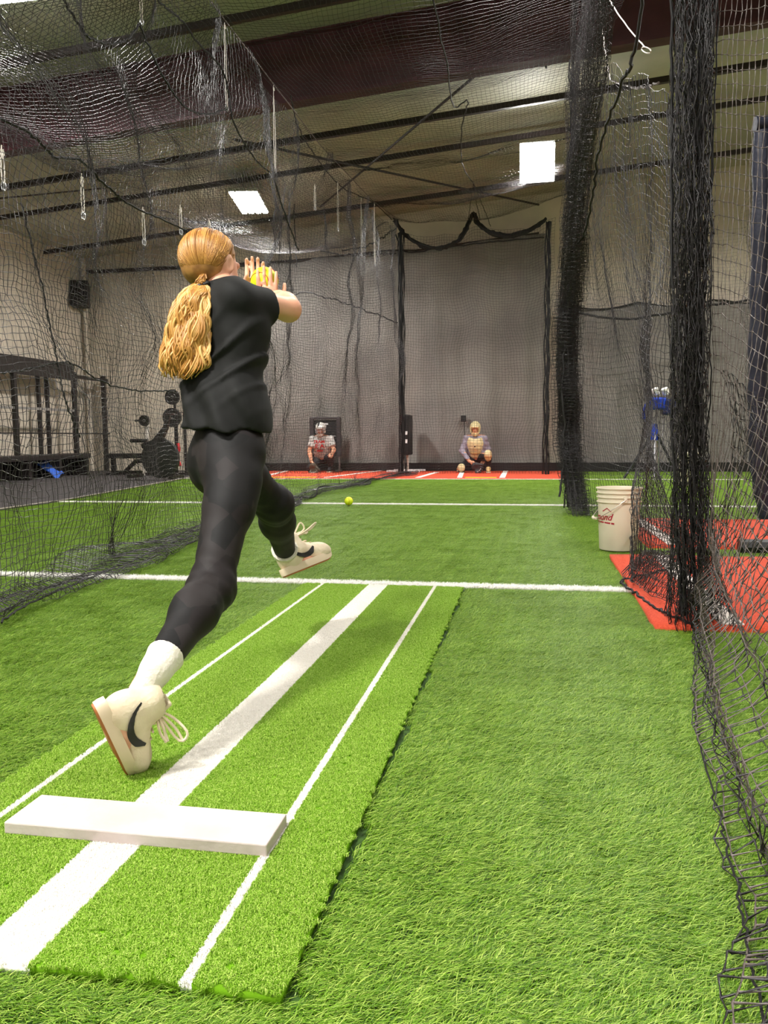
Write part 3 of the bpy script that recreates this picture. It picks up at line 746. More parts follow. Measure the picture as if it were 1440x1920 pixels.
# ================================================================== CURTAINS
m_curt = mat('grey_curtain', s(140, 136, 130), 0.9, col2=s(118, 114, 110), scale=.9, sheen=.1)
def curtain(name, x0, x1, y, ztop, label, seed, sag=0.05, amp=.05, m=None):
    nx = int((x1-x0)/.06); nz = 40; X = np.linspace(x0, x1, nx); V = []; F = []
    nse = smooth_noise((nx, nz), 12, .05, seed)
    t = empty(name, ((x0+x1)/2, y, 0), label, 'curtain'); cx = (x0+x1)/2
    for j in range(nz):
        q = j/(nz-1)
        for i in range(nx):
            zt = ztop(X[i]) if callable(ztop) else ztop-sag*abs(math.sin((X[i]-x0)*2.1))
            a = amp*(1-.5*q)
            V.append((X[i]-cx, a*math.sin(X[i]*7+1.3*math.sin(X[i]*1.7))+.3*a*math.sin(X[i]*17+q*2)+nse[i, j]*.6, .02+(zt-.02)*q))
    for j in range(nz-1):
        for i in range(nx-1):
            a = j*nx+i; F.append((a, a+1, a+nx+1, a+nx))
    o = raw('curtain_fabric', V, np.array(F), m or m_curt, t)
    md = o.modifiers.new('thick', 'SOLIDIFY'); md.thickness = .006
    b = MB(); b.tube([(V[(nz-1)*nx+i][0], 0, V[(nz-1)*nx+i][2]+.01) for i in range(0, nx, 3)], .02, 6); b.build('curtain_rail', m_black, t)
    return t
def zt1(x):
    return float(np.interp(x, [-5.9, -4.6, -2.93, -2.4, -1.6, .25], [4.55, 4.6, 4.69, 4.66, 4.74, 4.9]))
curtain('backdrop_curtain', -5.9, .24, 17.25, zt1, 'tall dark grey backdrop curtain hanging behind the two catchers', 3, amp=.045)
curtain('backdrop_curtain', .62, 7.3, 17.2, 3.42, 'lower grey curtain below the sagging black cable on the right', 5, sag=.12, amp=.07)
b = MB(); b.box((.7, 17.08, .10), (13.2, .05, .20)); tag(b.build('baseboard_back', m_black, smooth=False), kind='structure')
t = empty('junction_box', PY(869, 785, 17.12), 'small dark box with a cable mounted on the curtain left of the cream helmet', 'box')
b = MB(); b.box((0, 0, 0), (.11, .07, .13), bev=.01); b.build('box_body', m_black, t, smooth=False)
b = MB(); b.tube([(0.02, .0, -.06), (.025, -.01, -.5), (.02, 0, -1.02)], .008, 5); b.build('cable', m_black, t)

# ================================================================== BUCKET
m_buck = mat('white_plastic', s(232, 222, 200), 0.42, col2=s(224, 212, 190), scale=3)
m_logo = mat('logo_red', s(168, 30, 52), 0.5)
BX, BY = .585, 5.585
t = empty('bucket', (BX, BY, 0.02), 'white plastic bucket with red script lettering standing by the red mats', 'bucket')
b = MB()
prof = [(0, .0), (.121, .0), (.125, .006), (.137, .30), (.1385, .318), (.147, .320), (.147, .327), (.139, .329), (.1395, .350), (.148, .352), (.148, .358), (.141, .360), (.1415, .378), (.150, .380), (.151, .386), (.143, .389), (.144, .408), (.152, .410), (.152, .418), (.145, .419), (.141, .41), (.133, .30), (.120, .012), (0, .012)]
b.lathe(prof, seg=64); b.build('bucket_body', m_buck, t)
def cyl(a, z, r=None):
    if r is None: r = .1255+(.137-.125)*(z/.30)
    return (r*math.cos(a), r*math.sin(a), z)
a0 = math.radians(-90+10)           # ear that faces the camera
b = MB(); b.box((0, 0, 0), (.022, .02, .045), R=RM(0, 0, a0+math.pi/2), bev=.004); b.V = [(v[0]+cyl(a0, .33, .145)[0], v[1]+cyl(a0, .33, .145)[1], v[2]+.345) for v in b.V]
b.V += []; b.build('handle_ear', m_buck, t)
b = MB(); b.box((0, 0, 0), (.022, .02, .045), R=RM(0, 0, a0+math.pi/2), bev=.004); b.V = [(v[0]-cyl(a0, .33, .145)[0], v[1]-cyl(a0, .33, .145)[1], v[2]+.345) for v in b.V]; b.build('handle_ear', m_buck, t)
P = []
for k in range(25):
    q = math.pi*k/24; hx = math.cos(q)*.158; hy = math.sin(q)
    # bail hinged on the ear axis, fallen to the left of the bucket
    ax = np.array([math.cos(a0), math.sin(a0), 0]); side = np.array([math.sin(a0), -math.cos(a0), 0])
    p = ax*hx + side*hy*.168 + np.array([0, 0, .345-hy*.135]); P.append(p)
b = MB(); b.tube(P, .0028, 6); b.build('bail_handle', mat('wire', s(190, 182, 170), .35, metal=.6), t)
b = MB(); b.tube(P[10:15], .010, 8); b.build('handle_grip', m_buck, t)
def text_mesh(txt, size=.1, shear=0.0, extrude=.0, bold=0.0):
    cu = bpy.data.curves.new('txt', 'FONT'); cu.body = txt; cu.size = size; cu.shear = shear; cu.offset = bold; cu.resolution_u = 3
    o = bpy.data.objects.new('txt', cu); COL.objects.link(o)
    dg = bpy.context.evaluated_depsgraph_get(); me = bpy.data.meshes.new_from_object(o.evaluated_get(dg))
    V = [v.co[:] for v in me.vertices]; F = [tuple(p.vertices) for p in me.polygons]
    COL.objects.unlink(o); bpy.data.objects.remove(o); bpy.data.meshes.remove(me)
    return np.array(V), F
def wrap(V, F, ang_right, zc, name, parent, m, off=.0016, slope=.0):
    V = V.copy(); w = V[:, 0].max(); W_ = []
    for x, y, z in V:
        zz = zc+y+(x-w)*slope; r = .1255+(.137-.125)*(zz/.30)+off
        a = ang_right + (x-w)/r
        W_.append((r*math.cos(a), r*math.sin(a), zz))
    return raw(name, W_, F, m, parent, smooth=False)
V, F = text_mesh('Diamond', .062, .35, bold=.0012)
# straight letters, then an underline tail and the small diamond frame above
wrap(V, F, math.radians(-90-20), .205, 'logo_lettering', t, m_logo)
b = MB(); pts = [(-.05, -.012), (-.03, -.018), (0, -.022), (0, -.034), (-.03, -.028), (-.20, -.014), (-.20, -.004)]
b.add([(x, y, 0) for x, y in pts], [(6, 5, 4, 3, 2, 1, 0)]); wrap(np.array([(x, y, 0) for x, y in [(-.2, -.014), (-.15, -.018), (-.1, -.02), (-.05, -.023), (0, -.028), (0, -.016), (-.05, -.013), (-.1, -.011), (-.15, -.009), (-.2, -.006)]]), [(0, 1, 8, 9), (1, 2, 7, 8), (2, 3, 6, 7), (3, 4, 5, 6)], math.radians(-90-18), .205, 'logo_underline', t, m_logo)
dd = [(-.055, .062), (-.02, .086), (.0, .066), (-.004, .060), (-.02, .077), (-.050, .057)]
wrap(np.array([(-.075, .060, 0), (-.07, .055, 0), (-.035, .083, 0), (-.035, .076, 0), (-.003, .058, 0), (-.008, .055, 0)]), [(0, 1, 3, 2), (2, 3, 5, 4)], math.radians(-90-26), .205, 'logo_diamond', t, m_logo)
V, F = text_mesh('Diamond', .05, .35, bold=.001)
wrap(V, F, math.radians(-90+150), .205, 'logo_lettering', t, m_logo)

# ================================================================== BALLS
m_ball = mat('optic_yellow_leather', s(216, 232, 30), 0.5, bump=.15, bscale=300)
m_seam = mat('ball_seam', s(196, 60, 50), 0.6)
def softball(loc, label, rot=(0.4, .2, .3)):
    t = empty('softball', loc, label, 'ball', 'yellow softballs'); t.rotation_euler = rot
    bm = bmesh.new(); bmesh.ops.create_uvsphere(bm, u_segments=32, v_segments=20, radius=.0485)
    me = bpy.data.meshes.new('ball_cover'); bm.to_mesh(me); bm.free(); me.materials.append(m_ball); me.polygons.foreach_set('use_smooth', [True]*len(me.polygons))
    link(bpy.data.objects.new('ball_cover', me), t)
    P = []
    for k in range(81):
        a = 2*math.pi*k/80; A, B = .44, .0
        th = math.pi/2-(math.pi/2-.44)*math.cos(a); ph = a/2*0+a/2+.44*math.sin(2*a)
        x = .75*math.cos(a)+.25*math.cos(3*a); y = .75*math.sin(a)-.25*math.sin(3*a); z = math.sqrt(.75)*math.sin(2*a)
        n = math.sqrt(x*x+y*y+z*z); P.append((x/n*.0487, y/n*.0487, z/n*.0487))
    b = MB(); b.tube(P, .0014, 5, cap=False); b.build('seam', m_seam, t)
    return t
g = G(654, 951)
softball((g[0], g[1], .068), 'yellow softball lying on the middle white line')

# ================================================================== NAVY FRAME AT THE RIGHT
m_navy = mat('navy_padding', s(26, 30, 48), 0.6, bump=.3, bscale=30)
m_bar = mat('black_tube', s(20, 20, 22), .4)
t = empty('screen_frame', (2.13, 7.75, 0), 'navy padded post frame standing at the right edge beyond the red mats', 'frame')
b = MB(); P = [(0, 0, 0), (-.10, 0, .5), (-.14, 0, 1.2), (-.15, 0, 2.2), (-.17, 0, 3.4)]
b.tube(spline(P, 30), [.085+.008*math.sin(k*1.9) for k in range(30)], 12); b.build('padded_post', m_navy, t)
b = MB(); b.tube([(-.24, 0, 3.46), (.6, .05, 3.5), (1.6, .1, 3.55)], .07, 10); b.build('padded_header', m_navy, t)
b = MB(); b.tube([(1.55, .1, 0), (1.55, .1, 3.5)], .085, 10); b.build('padded_post', m_navy, t)
b = MB(); b.tube([(-.78, -2.17, .05), (0, -2.15, .05), (1.5, -2.1, .05)], .05, 8); b.build('base_bar', m_bar, t)
b = MB(); b.tube([(0, 0, .06), (0, -2.15, .05)], .03, 8); b.build('base_bar', m_bar, t)

# ================================================================== PITCHING MACHINE
m_blue = mat('blue_enamel', s(24, 60, 170), 0.35, col2=s(20, 48, 140), scale=8)
m_wheel = mat('white_wheel', s(240, 236, 228), 0.5)
m_sil = mat('silver_tube', s(190, 190, 200), 0.3, metal=.8)
g = G(1232, 903); mx, my = g[0], g[1]+.25
t = empty('pitching_machine', (mx, my, 0), 'blue two-wheel pitching machine on a tripod behind the netting', 'machine')
b = MB(); b.box((.0, 0, 1.28), (.30, .34, .20), bev=.03); b.build('motor_housing', m_blue, t, smooth=False)
b = MB(); b.box((.18, -.05, 1.22), (.20, .24, .26), bev=.03); b.build('ball_chute', mat('dark_blue_enamel', s(16, 32, 84), .4), t, smooth=False)
for sx in (-.02, .13):
    b = MB(); b.lathe([(0, -.045), (.045, -.045), (.055, -.03), (.055, .06), (.045, .07), (0, .07)], c=(sx, -.05, 1.47), seg=20, R=RM(.2, -.35, 0).to_3x3()); b.build('wheel', m_wheel, t)
b = MB(); b.tube(spline([(-.02, 0, 1.34), (-.16, 0, 1.28), (-.20, 0, 1.12), (-.16, 0, .97), (-.05, 0, .86)], 18), .022, 8); b.build('swing_arm', m_blue, t)
b = MB(); b.lathe([(.0, .68), (.06, .68), (.06, .90), (.045, .95), (0, .95)], c=(-.03, 0, 0), seg=16); b.build('pivot_head', m_blue, t)
for P in ([(-.02, -.02, .9), (-.05, -.28, .02)], [(.02, .02, .9), (.08, .1, .02)]):
    b = MB(); b.tube(P, .014, 8); b.build('tripod_leg', m_sil, t)
b = MB(); b.tube([(-.06, 0, .78), (-.50, -.05, .05)], .022, 8); b.build('tripod_leg', m_bar, t)
b = MB(); b.tube([(.02, 0, .78), (.38, -.05, .03)], .022, 8); b.build('tripod_leg', m_bar, t)
b = MB(); b.tube([(.10, -.02, 1.15), (.10, -.04, .72)], .008, 6); b.build('power_cable', m_sil, t)
g = G(1290, 913); t = empty('ball_bucket', (g[0], g[1]+.1, 0.02), 'white bucket half hidden behind the dark net column, below the blue machine', 'bucket')
b = MB(); b.lathe([(0, 0), (.12, 0), (.125, .01), (.14, .44), (.155, .45), (.155, .48), (.14, .49), (.13, .49), (.115, .02), (0, .02)], seg=28); b.build('bucket_body', m_buck, t)
b = MB(); b.tube([(.15*math.cos(a), .15*math.sin(a), .40-.1*math.sin(a) if 0 else .40) for a in np.linspace(-2.9, -.3, 14)], .004, 5); b.build('bail_handle', m_sil, t)

# ================================================================== STRIKE-ZONE SCREENS BEHIND THE CATCHERS
m_pad = mat('black_vinyl', s(24, 22, 24), 0.5)
m_grey = mat('grey_steel', s(150, 148, 146), 0.4, metal=.4)
m_wht = mat('white_print', s(230, 230, 230), .6)
m_frame = mat('charcoal_padding', s(62, 56, 58), .7)
a = PY(583, 783, 17.0); c = PY(641, 856, 17.0); w = c[0]-a[0]; h = a[2]-c[2]
t = empty('strike_zone_screen', ((a[0]+c[0])/2, 16.92, 0), 'black framed pitching target standing behind the left catcher', 'screen')
for x in (-w/2+.04, w/2-.04):
    b = MB(); b.box((x, 0, (a[2]+c[2])/2), (.10, .07, h), bev=.02); b.build('frame_pad', m_frame, t, smooth=False)
    b = MB(); b.tube([(x, 0, c[2]), (x, 0, .04)], .022, 8); b.build('leg', m_grey, t)
    b = MB(); b.box((x, -.05, .045), (.07, .4, .03)); b.build('foot', m_grey, t, smooth=False)
b = MB(); b.box((0, 0, a[2]-.02), (w, .06, .05), bev=.015); b.build('frame_pad', m_frame, t, smooth=False)
b = MB(); b.box((-.0, .02, (a[2]+c[2])/2-.02), (w-.18, .02, h-.08)); b.build('target_panel', m_pad, t, smooth=False)
for (x, z, dx, dz) in ((.05, .02, .34, .012), (.0, .22, .04, .06), (.0, .28, .12, .03)):
    b = MB(); b.box((x-.0, .005, (a[2]+c[2])/2+z), (dx, .006, dz)); b.build('target_marking', m_wht, t, smooth=False)
b = MB(); b.lathe([(0, 0), (.055, 0), (.055, .006), (0, .006)], c=(.13, .008, (a[2]+c[2])/2-.09), seg=20, R=RM(math.pi/2, 0, 0).to_3x3()); b.build('number_disc', m_wht, t)
V, F = text_mesh('6', .11, bold=.002); V = np.array([(x-.033+.13, -.002, y-.04+(a[2]+c[2])/2-.09) for x, y, z in V]); raw('number', V, F, m_pad, t, smooth=False)
a = PY(752, 778, 16.7); c = PY(770, 853, 16.7)
t = empty('strike_zone_screen', ((a[0]+c[0])/2, 16.7, 0), 'black padded target seen edge-on between the two catchers', 'screen')
hz = (a[2]+c[2])/2
b = MB(); b.box((-.045, 0, hz-.01), (.10, .62, a[2]-c[2]-.04), bev=.02); b.build('frame_pad', m_frame, t, smooth=False)
b = MB(); b.box((.055, -.02, hz), (.10, .6, a[2]-c[2]), bev=.025); b.build('target_panel', m_pad, t, smooth=False)
for z, q in ((.04, .07), (-.13, .08)):
    b = MB(); b.box((.06, -.322, hz+z), (.045, .01, q), R=None, bev=.003); b.build('target_marking', m_wht, t, smooth=False)
for x in (-.045, .05):
    b = MB(); b.tube([(x, -.1, c[2]), (x, -.1, .06)], .024, 8); b.build('leg', mat('pale_steel', s(196, 186, 172), .5), t)
for y, x0, x1 in ((-.2, -.38, .32), (.25, -.30, .38)):
    b = MB(); b.box(((x0+x1)/2, y, .05), (x1-x0, .05, .04), bev=.006); b.build('base_bar', m_wht, t, smooth=False)
b = MB(); b.box((0, .02, .05), (.06, .5, .04)); b.build('base_bar', m_wht, t, smooth=False)

# ================================================================== GYM CORNER
t = empty('wall_speaker', PY(150, 552, 17.2), 'black loudspeaker mounted high in the back left corner', 'speaker')
b = MB(); b.box((0, 0, 0), (.40, .34, .56), R=RM(-.25, 0, .35), bev=.03); b.build('cabinet', m_black, t, smooth=False)
b = MB(); b.box((.055, -.165, -.045), (.34, .02, .50), R=RM(-.25, 0, .35), bev=.005); b.build('grille', mat('grille', s(44, 42, 44), .7, bump=.8, bscale=120), t, smooth=False)
b = MB(); b.tube([(0, .15, .05), (-.05, .38, .05)], .03, 6); b.build('bracket', m_black, t)
# rig of posts along the left wall
m_rack = mat('rack_black', s(30, 24, 25), .5)
t = empty('power_rack', (-9.8, 15, 0), 'black steel lifting rack with a deep header beam against the left wall', 'rack')
def atx(px, py, X=-9.8): return PX(px, py, X)-np.array([-9.8, 15, 0])
ztop = PX(142, 700, -9.8)[2]
for x, X in ((30, -9.8), (142, -9.8), (197, -9.8), (75, -10.1), (91, -10.15)):
    q = PX(x, 800, X); b = MB(); wd = .09 if X == -9.8 else .07
    b.box((q[0]+9.8, q[1]-15, (ztop+.02)/2+.01), (wd, wd, ztop), bev=.008); b.build('upright', m_rack, t, smooth=False)
y0 = PX(0, 700, -9.8)[1]-1.5; y1 = PX(137, 700, -9.8)[1]; y2 = PX(200, 712, -9.8)[1]
zt = PX(135, 683, -9.8)[2]; zb = PX(135, 713, -9.8)[2]
b = MB(); b.box((0, (y0+y1)/2-15, (zt+zb)/2), (.08, y1-y0, zt-zb), bev=.01); b.build('header_board', m_rack, t, smooth=False)
b = MB(); b.box((0, (y1+y2)/2-15, PX(170, 710, -9.8)[2]), (.07, y2-y1, .07)); b.build('cross_bar', m_rack, t, smooth=False)
b = MB(); b.box((0, (y0+y1)/2-15, PX(100, 768, -9.8)[2]), (.05, y1-y0, .05)); b.build('cross_bar', m_grey, t, smooth=False)
b = MB(); b.tube([atx(0, 812), atx(212, 813)], .016, 6); b.build('barbell_rail', m_rack, t)
# storage bench under it
q = PX(125, 890, -9.6); q0 = PX(0, 890, -9.6)
t = empty('storage_bench', (-9.42, (q[1]+q0[1])/2-.3, 0), 'long low black storage bench below the lifting rack', 'bench')
ln = q[1]-q0[1]+1.0
b = MB(); b.box((0, 0, .42), (.55, ln, .10), bev=.01); b.box((-.18, 0, .22), (.10, ln, .36)); b.build('bench_top', m_rack, t, smooth=False)
for k in range(4):
    b = MB(); b.box((0, -ln/2+.1+k*(ln-.2)/3, .20), (.5, .08, .38)); b.build('bench_support', m_rack, t, smooth=False)
m_kb = mat('grey_iron', s(96, 92, 88), .6)
for k, px in enumerate((22, 38, 50, 70)):
    q = G(px, 896); t = empty('kettlebell', (q[0]+.1, q[1]+.2, .015), ['dark grey kettlebell at the left end in front of the bench', 'dark grey kettlebell second from the left by the bench', 'dark grey kettlebell left of the blue cloth', 'dark grey kettlebell under the blue cloth'][k], 'kettlebell', 'kettlebells by the storage bench')
    b = MB(); b.lathe([(0, 0), (.08, 0), (.11, .05), (.115, .11), (.09, .17), (.04, .20), (0, .205)], seg=20); b.build('weight', m_kb, t)
    b = MB(); b.tube([(-.05, 0, .17), (-.07, 0, .25), (0, 0, .29), (.07, 0, .25), (.05, 0, .17)], .016, 8); b.build('handle', m_kb, t)
q = G(72, 897); t = empty('blue_cloth', (q[0]+.05, q[1], .02), 'crumpled bright blue cloth draped over the weights', 'cloth')
nx, ny = 24, 12; V = []
for j in range(ny):
    for i in range(nx):
        u, v = i/(nx-1), j/(ny-1)
        V.append((-.38+.80*u, -.10+.25*v, .31*max(0.04, math.sin(min(u*1.25+.25, 1)*math.pi*.5))*(1-.9*max(0, u-.55)/.45)+.02*math.sin(u*17+v*5)-.10*(1-v)**2+.04))
o = raw('cloth', V, np.array([(j*nx+i, j*nx+i+1, (j+1)*nx+i+1, (j+1)*nx+i) for j in range(ny-1) for i in range(nx-1)]), mat('blue_fabric', s(52, 104, 210), .8), t)
md = o.modifiers.new('s', 'SOLIDIFY'); md.thickness = .02
# flat bench, white upright, plates, fan bike
q = G(238, 893); t = empty('weight_bench', (q[0], q[1]+.3, .012), 'flat black weight bench in front of the white wall', 'bench')
b = MB(); b.box((0, 0, .40), (1.15, .3, .10), bev=.03); b.build('bench_pad', m_pad, t, smooth=False)
for x in (-.45, .42):
    b = MB(); b.box((x, 0, .19), (.08, .08, .36)); b.box((x, 0, .03), (.08, .5, .05)); b.build('bench_leg', m_rack, t, smooth=False)
b = MB(); b.box((-.05, 0, .06), (.9, .07, .06)); b.build('base_rail', m_rack, t, smooth=False)
m_post = mat('pale_post', s(206, 200, 190), .5)
q = G(266, 893); t = empty('plate_stand', (q[0], q[1]+.1, .012), 'pale upright stand holding one small black plate beside the weight bench', 'stand')
b = MB(); b.tube([(0, 0, 0), (.09, .05, 1.1)], .045, 10); b.build('upright', m_post, t)
b = MB(); b.tube([(-.16, 0, 1.12), (.14, 0, 1.13)], .02, 8); b.build('plate_horn', m_bar, t)
b = MB(); b.box((0, .0, .02), (.1, .6, .03)); b.build('foot', m_post, t, smooth=False)
px0, py0 = t.location[0], t.location[1]
def plate(loc, R, label, rot=(math.pi/2, 0, 0)):
    t = empty('weight_plate', loc, label, 'weight plate', 'black weight plates'); t.rotation_euler = rot
    b = MB(); b.lathe([(.03, -.02), (R*.45, -.02), (R*.5, -.012), (R*.8, -.012), (R*.86, -.03), (R, -.03), (R, .03), (R*.86, .03), (R*.8, .012), (R*.5, .012), (R*.45, .02), (.03, .02)], seg=32, close=True)
    b.build('plate_disc', mat('black_iron', s(26, 24, 26), .35, spec=.6), t)
    b = MB(); b.lathe([(.018, -.024), (.032, -.024), (.032, .024), (.018, .024)], seg=16, close=True); b.build('hub', m_grey, t)
    return t
plate((px0+.08, py0-.06, 1.13), .11, 'small black plate on the pale upright stand')
q = G(322, 893); t = empty('plate_tree', (q[0], q[1]+.25, .012), 'dark plate storage post behind the fan bike', 'stand')
b = MB(); b.tube([(0, 0, 0), (0, 0, 1.75)], .03, 8); b.build('upright', m_rack, t)
for z in (1.58, 1.2): 
    b = MB(); b.tube([(0, 0, z), (0, -.16, z)], .018, 8); b.build('plate_horn', m_bar, t)
b = MB(); b.box((0, 0, .03), (.6, .5, .05)); b.build('base', m_rack, t, smooth=False)
lx, ly = t.location[0], t.location[1]
plate((lx, ly-.10, 1.60), .155, 'upper round black plate on the storage post left of the pitcher')
plate((lx-.02, ly-.10, 1.19), .195, 'larger lower black plate on the storage post left of the pitcher')
q = G(298, 902); t = empty('exercise_bike', (q[0], q[1]+.1, .012), 'black fan bike with a large round fan cage by the white wall', 'exercise bike')
b = MB(); b.lathe([(0, -.09), (.10, -.09), (.30, -.06), (.355, -.05), (.365, 0), (.355, .05), (.30, .06), (.10, .09), (0, .09)], c=(0, 0, .40), seg=36, R=RM(math.pi/2, 0, 0).to_3x3()); b.build('fan_cage', mat('fan_black', s(38, 40, 38), .5, bump=.8, bscale=60), t)
b = MB(); b.tube([(-.05, 0, .70), (.12, 0, .95), (.2, 0, 1.2)], [.10, .06, .03], 8); b.tube([(-.35, 0, .62), (0, 0, .72), (.1, 0, .7)], [.05, .06, .06], 8); b.tube([(.1, 0, .4), (-.5, 0, .34), (-.75, 0, .12)], .04, 8); b.build('bike_frame', m_rack, t)
b = MB(); b.box((-.5, 0, .08), (.08, .5, .06)); b.box((.3, 0, .06), (.08, .5, .06)); b.build('floor_stabiliser', m_rack, t, smooth=False)
b = MB(); b.box((-.42, 0, .72), (.28, .2, .07), bev=.03); b.build('saddle', m_pad, t, smooth=False)
b = MB(); b.tube([(.2, -.2, 1.2), (.2, .2, 1.2)], .018, 8); b.build('handlebar', m_bar, t)
q = PY(334, 850, 15.0); t = empty('red_band', (q[0], 15.0, q[2]+.2), 'red strap hanging against the white wall left of the pitcher', 'strap')
b = MB(); b.tube(spline([(0, 0, 0), (.02, 0, -.12), (-.02, 0, -.28), (.04, 0, -.45)], 14), .03, 6); b.build('strap', mat('red_strap', s(190, 40, 48), .7), t)
b = MB(); b.tube([(0, 0, 0), (0, 0, .6), (0, .4, .62)], .012, 6); b.tube([(-.02, .4, .62), (-.02, .4, -q[2]-.17)], .03, 6); b.build('hook_stand', m_rack, t)
# ================================================================== PEOPLE: continuous surfaces from a distance field
class Field:
    def __init__(s_, lo, hi, h):
        s_.lo = np.array(lo, float); s_.h = h; s_.n = np.ceil((np.array(hi)-s_.lo)/h).astype(int)+1
        s_.v = np.ones(s_.n, np.float32)
        s_.ax = [s_.lo[i]+h*np.arange(s_.n[i]) for i in range(3)]
    def sl(s_, lo, hi):
        a = np.clip(np.floor((np.array(lo)-s_.lo)/s_.h).astype(int), 0, s_.n); b = np.clip(np.ceil((np.array(hi)-s_.lo)/s_.h).astype(int)+1, 0, s_.n)
        return tuple(slice(int(a[i]), int(b[i])) for i in range(3))
    def xyz(s_, q): return np.meshgrid(*[s_.ax[i][q[i]].astype(np.float32) for i in range(3)], indexing='ij', sparse=True)
    def merge(s_, q, d, k, sub=False):
        v = s_.v[q]
        if v.size == 0: return
        if sub:
            s_.v[q] = np.maximum(v, -d) if not k else -(s_._smin(-v, d, k))
        else: s_.v[q] = s_._smin(v, d, k)
    @staticmethod
    def _smin(v, d, k):
        if not k: return np.minimum(v, d)
        hh = np.clip(.5+.5*(v-d)/k, 0, 1); return v*(1-hh)+d*hh-k*hh*(1-hh)
    def cap(s_, a, b, ra, rb, k=.02, flat=None, sub=False):
        """tapered capsule a->b; flat=(axis, factor) squashes its section along axis"""
        a = np.array(a, float); b = np.array(b, float); m = max(ra, rb)*(1.0 if flat is None else max(1, flat[1]))+k+2.5*s_.h
        q = s_.sl(np.minimum(a, b)-m, np.maximum(a, b)+m); X, Y, Z = s_.xyz(q)
        px, py, pz = X-a[0], Y-a[1], Z-a[2]; d = b-a; L = max(1e-9, d@d)
        t = np.clip((px*d[0]+py*d[1]+pz*d[2])/L, 0, 1)
        px, py, pz = px-t*d[0], py-t*d[1], pz-t*d[2]
        if flat is not None:
            n = np.array(flat[0], float); n /= np.linalg.norm(n); f = 1/flat[1]-1
            w = (px*n[0]+py*n[1]+pz*n[2])*f; px, py, pz = px+w*n[0], py+w*n[1], pz+w*n[2]
        s_.merge(q, np.sqrt(px*px+py*py+pz*pz)-(ra+(rb-ra)*t), k, sub)
    def ell(s_, c, r, axes=None, k=.02, sub=False):
        c = np.array(c, float); r = np.array(r, float); m = r.max()+k+2.5*s_.h
        q = s_.sl(c-m, c+m); X, Y, Z = s_.xyz(q); px, py, pz = X-c[0], Y-c[1], Z-c[2]
        A = np.eye(3) if axes is None else np.array(axes)
        e = [(px*A[i][0]+py*A[i][1]+pz*A[i][2]) for i in range(3)]
        k0 = np.sqrt(sum((e[i]/r[i])**2 for i in range(3))); k1 = np.sqrt(sum((e[i]/r[i]**2)**2 for i in range(3)))+1e-9
        s_.merge(q, k0*(k0-1)/k1, k, sub)
    def plane(s_, p, n):
        """removes everything on the side n points to"""
        X, Y, Z = s_.xyz((slice(None),)*3); n = np.array(n, float); n /= np.linalg.norm(n)
        s_.v = np.maximum(s_.v, (X-p[0])*n[0]+(Y-p[1])*n[1]+(Z-p[2])*n[2])
    def disp(s_, fn):
        X, Y, Z = s_.xyz((slice(None),)*3); s_.v = s_.v+fn(X, Y, Z)
    def mesh(s_, relax=1):
        v = s_.v; S = v < 0; nx, ny, nz = v.shape
        cnt = np.zeros((nx-1, ny-1, nz-1), np.int8)
        for i in (0, 1):
            for j in (0, 1):
                for k in (0, 1): cnt += S[i:nx-1+i, j:ny-1+j, k:nz-1+k]
        act = (cnt > 0) & (cnt < 8); I = np.argwhere(act)
        idx = -np.ones(act.shape, np.int64); idx[act] = np.arange(len(I))
        cor = [(i, j, k) for i in (0, 1) for j in (0, 1) for k in (0, 1)]
        cv = {c: v[I[:, 0]+c[0], I[:, 1]+c[1], I[:, 2]+c[2]] for c in cor}
        acc = np.zeros((len(I), 3)); num = np.zeros(len(I))
        for c in cor:
            for ax in range(3):
                if c[ax] == 0:
                    e = list(c); e[ax] = 1; e = tuple(e); a, b = cv[c], cv[e]; x = (a < 0) != (b < 0)
                    t = np.where(x, a/(a-b+1e-12), 0); p = np.tile(np.array(c, float), (len(I), 1)); p[:, ax] += t
                    acc[x] += p[x]; num[x] += 1
        P = s_.lo+(I+acc/num[:, None])*s_.h
        F = []
        for ax in range(3):
            o1, o2 = (ax+1) % 3, (ax+2) % 3
            sl0 = [slice(1, -1)]*3; sl0[ax] = slice(0, -1); sl1 = list(sl0); sl1[ax] = slice(1, None)
            sa, sb = S[tuple(sl0)], S[tuple(sl1)]
            for flip, M_ in ((False, sa & ~sb), (True, ~sa & sb)):
                E = np.argwhere(M_); 
                if len(E) == 0: continue
                E = E + 1; E[:, ax] -= 1
                def at(d1, d2):
                    Q = E.copy(); Q[:, o1] += d1; Q[:, o2] += d2; return idx[Q[:, 0], Q[:, 1], Q[:, 2]]
                q = np.stack([at(-1, -1), at(0, -1), at(0, 0), at(-1, 0)], axis=1)
                F.append(q[:, ::-1] if flip else q)
        F = np.concatenate(F); F = F[(F >= 0).all(axis=1)]
        for _ in range(relax):
            s1 = np.zeros_like(P); n1 = np.zeros(len(P))
            for a, b in ((0, 1), (1, 2), (2, 3), (3, 0)):
                np.add.at(s1, F[:, a], P[F[:, b]]); np.add.at(n1, F[:, a], 1); np.add.at(s1, F[:, b], P[F[:, a]]); np.add.at(n1, F[:, b], 1)
            P = P*.5+.5*s1/np.maximum(n1, 1)[:, None]
        return P, F
    def build(s_, name, m, parent, origin, relax=1):
        P, F = s_.mesh(relax); return raw(name, P-np.array(origin), F, m, parent)
def nrm(v): v = np.array(v, float); return v/np.linalg.norm(v)
def az(deg): a = math.radians(deg); return np.array([math.sin(a), math.cos(a), 0]), np.array([math.cos(a), -math.sin(a), 0])
UP = np.array([0, 0, 1.0])
m_skin = mat('skin', s(232, 176, 146), 0.5, col2=s(222, 156, 126), scale=9)
m_tee = mat('black_tee', s(15, 16, 15), 0.8, col2=s(11, 12, 11), scale=6, spec=.35)
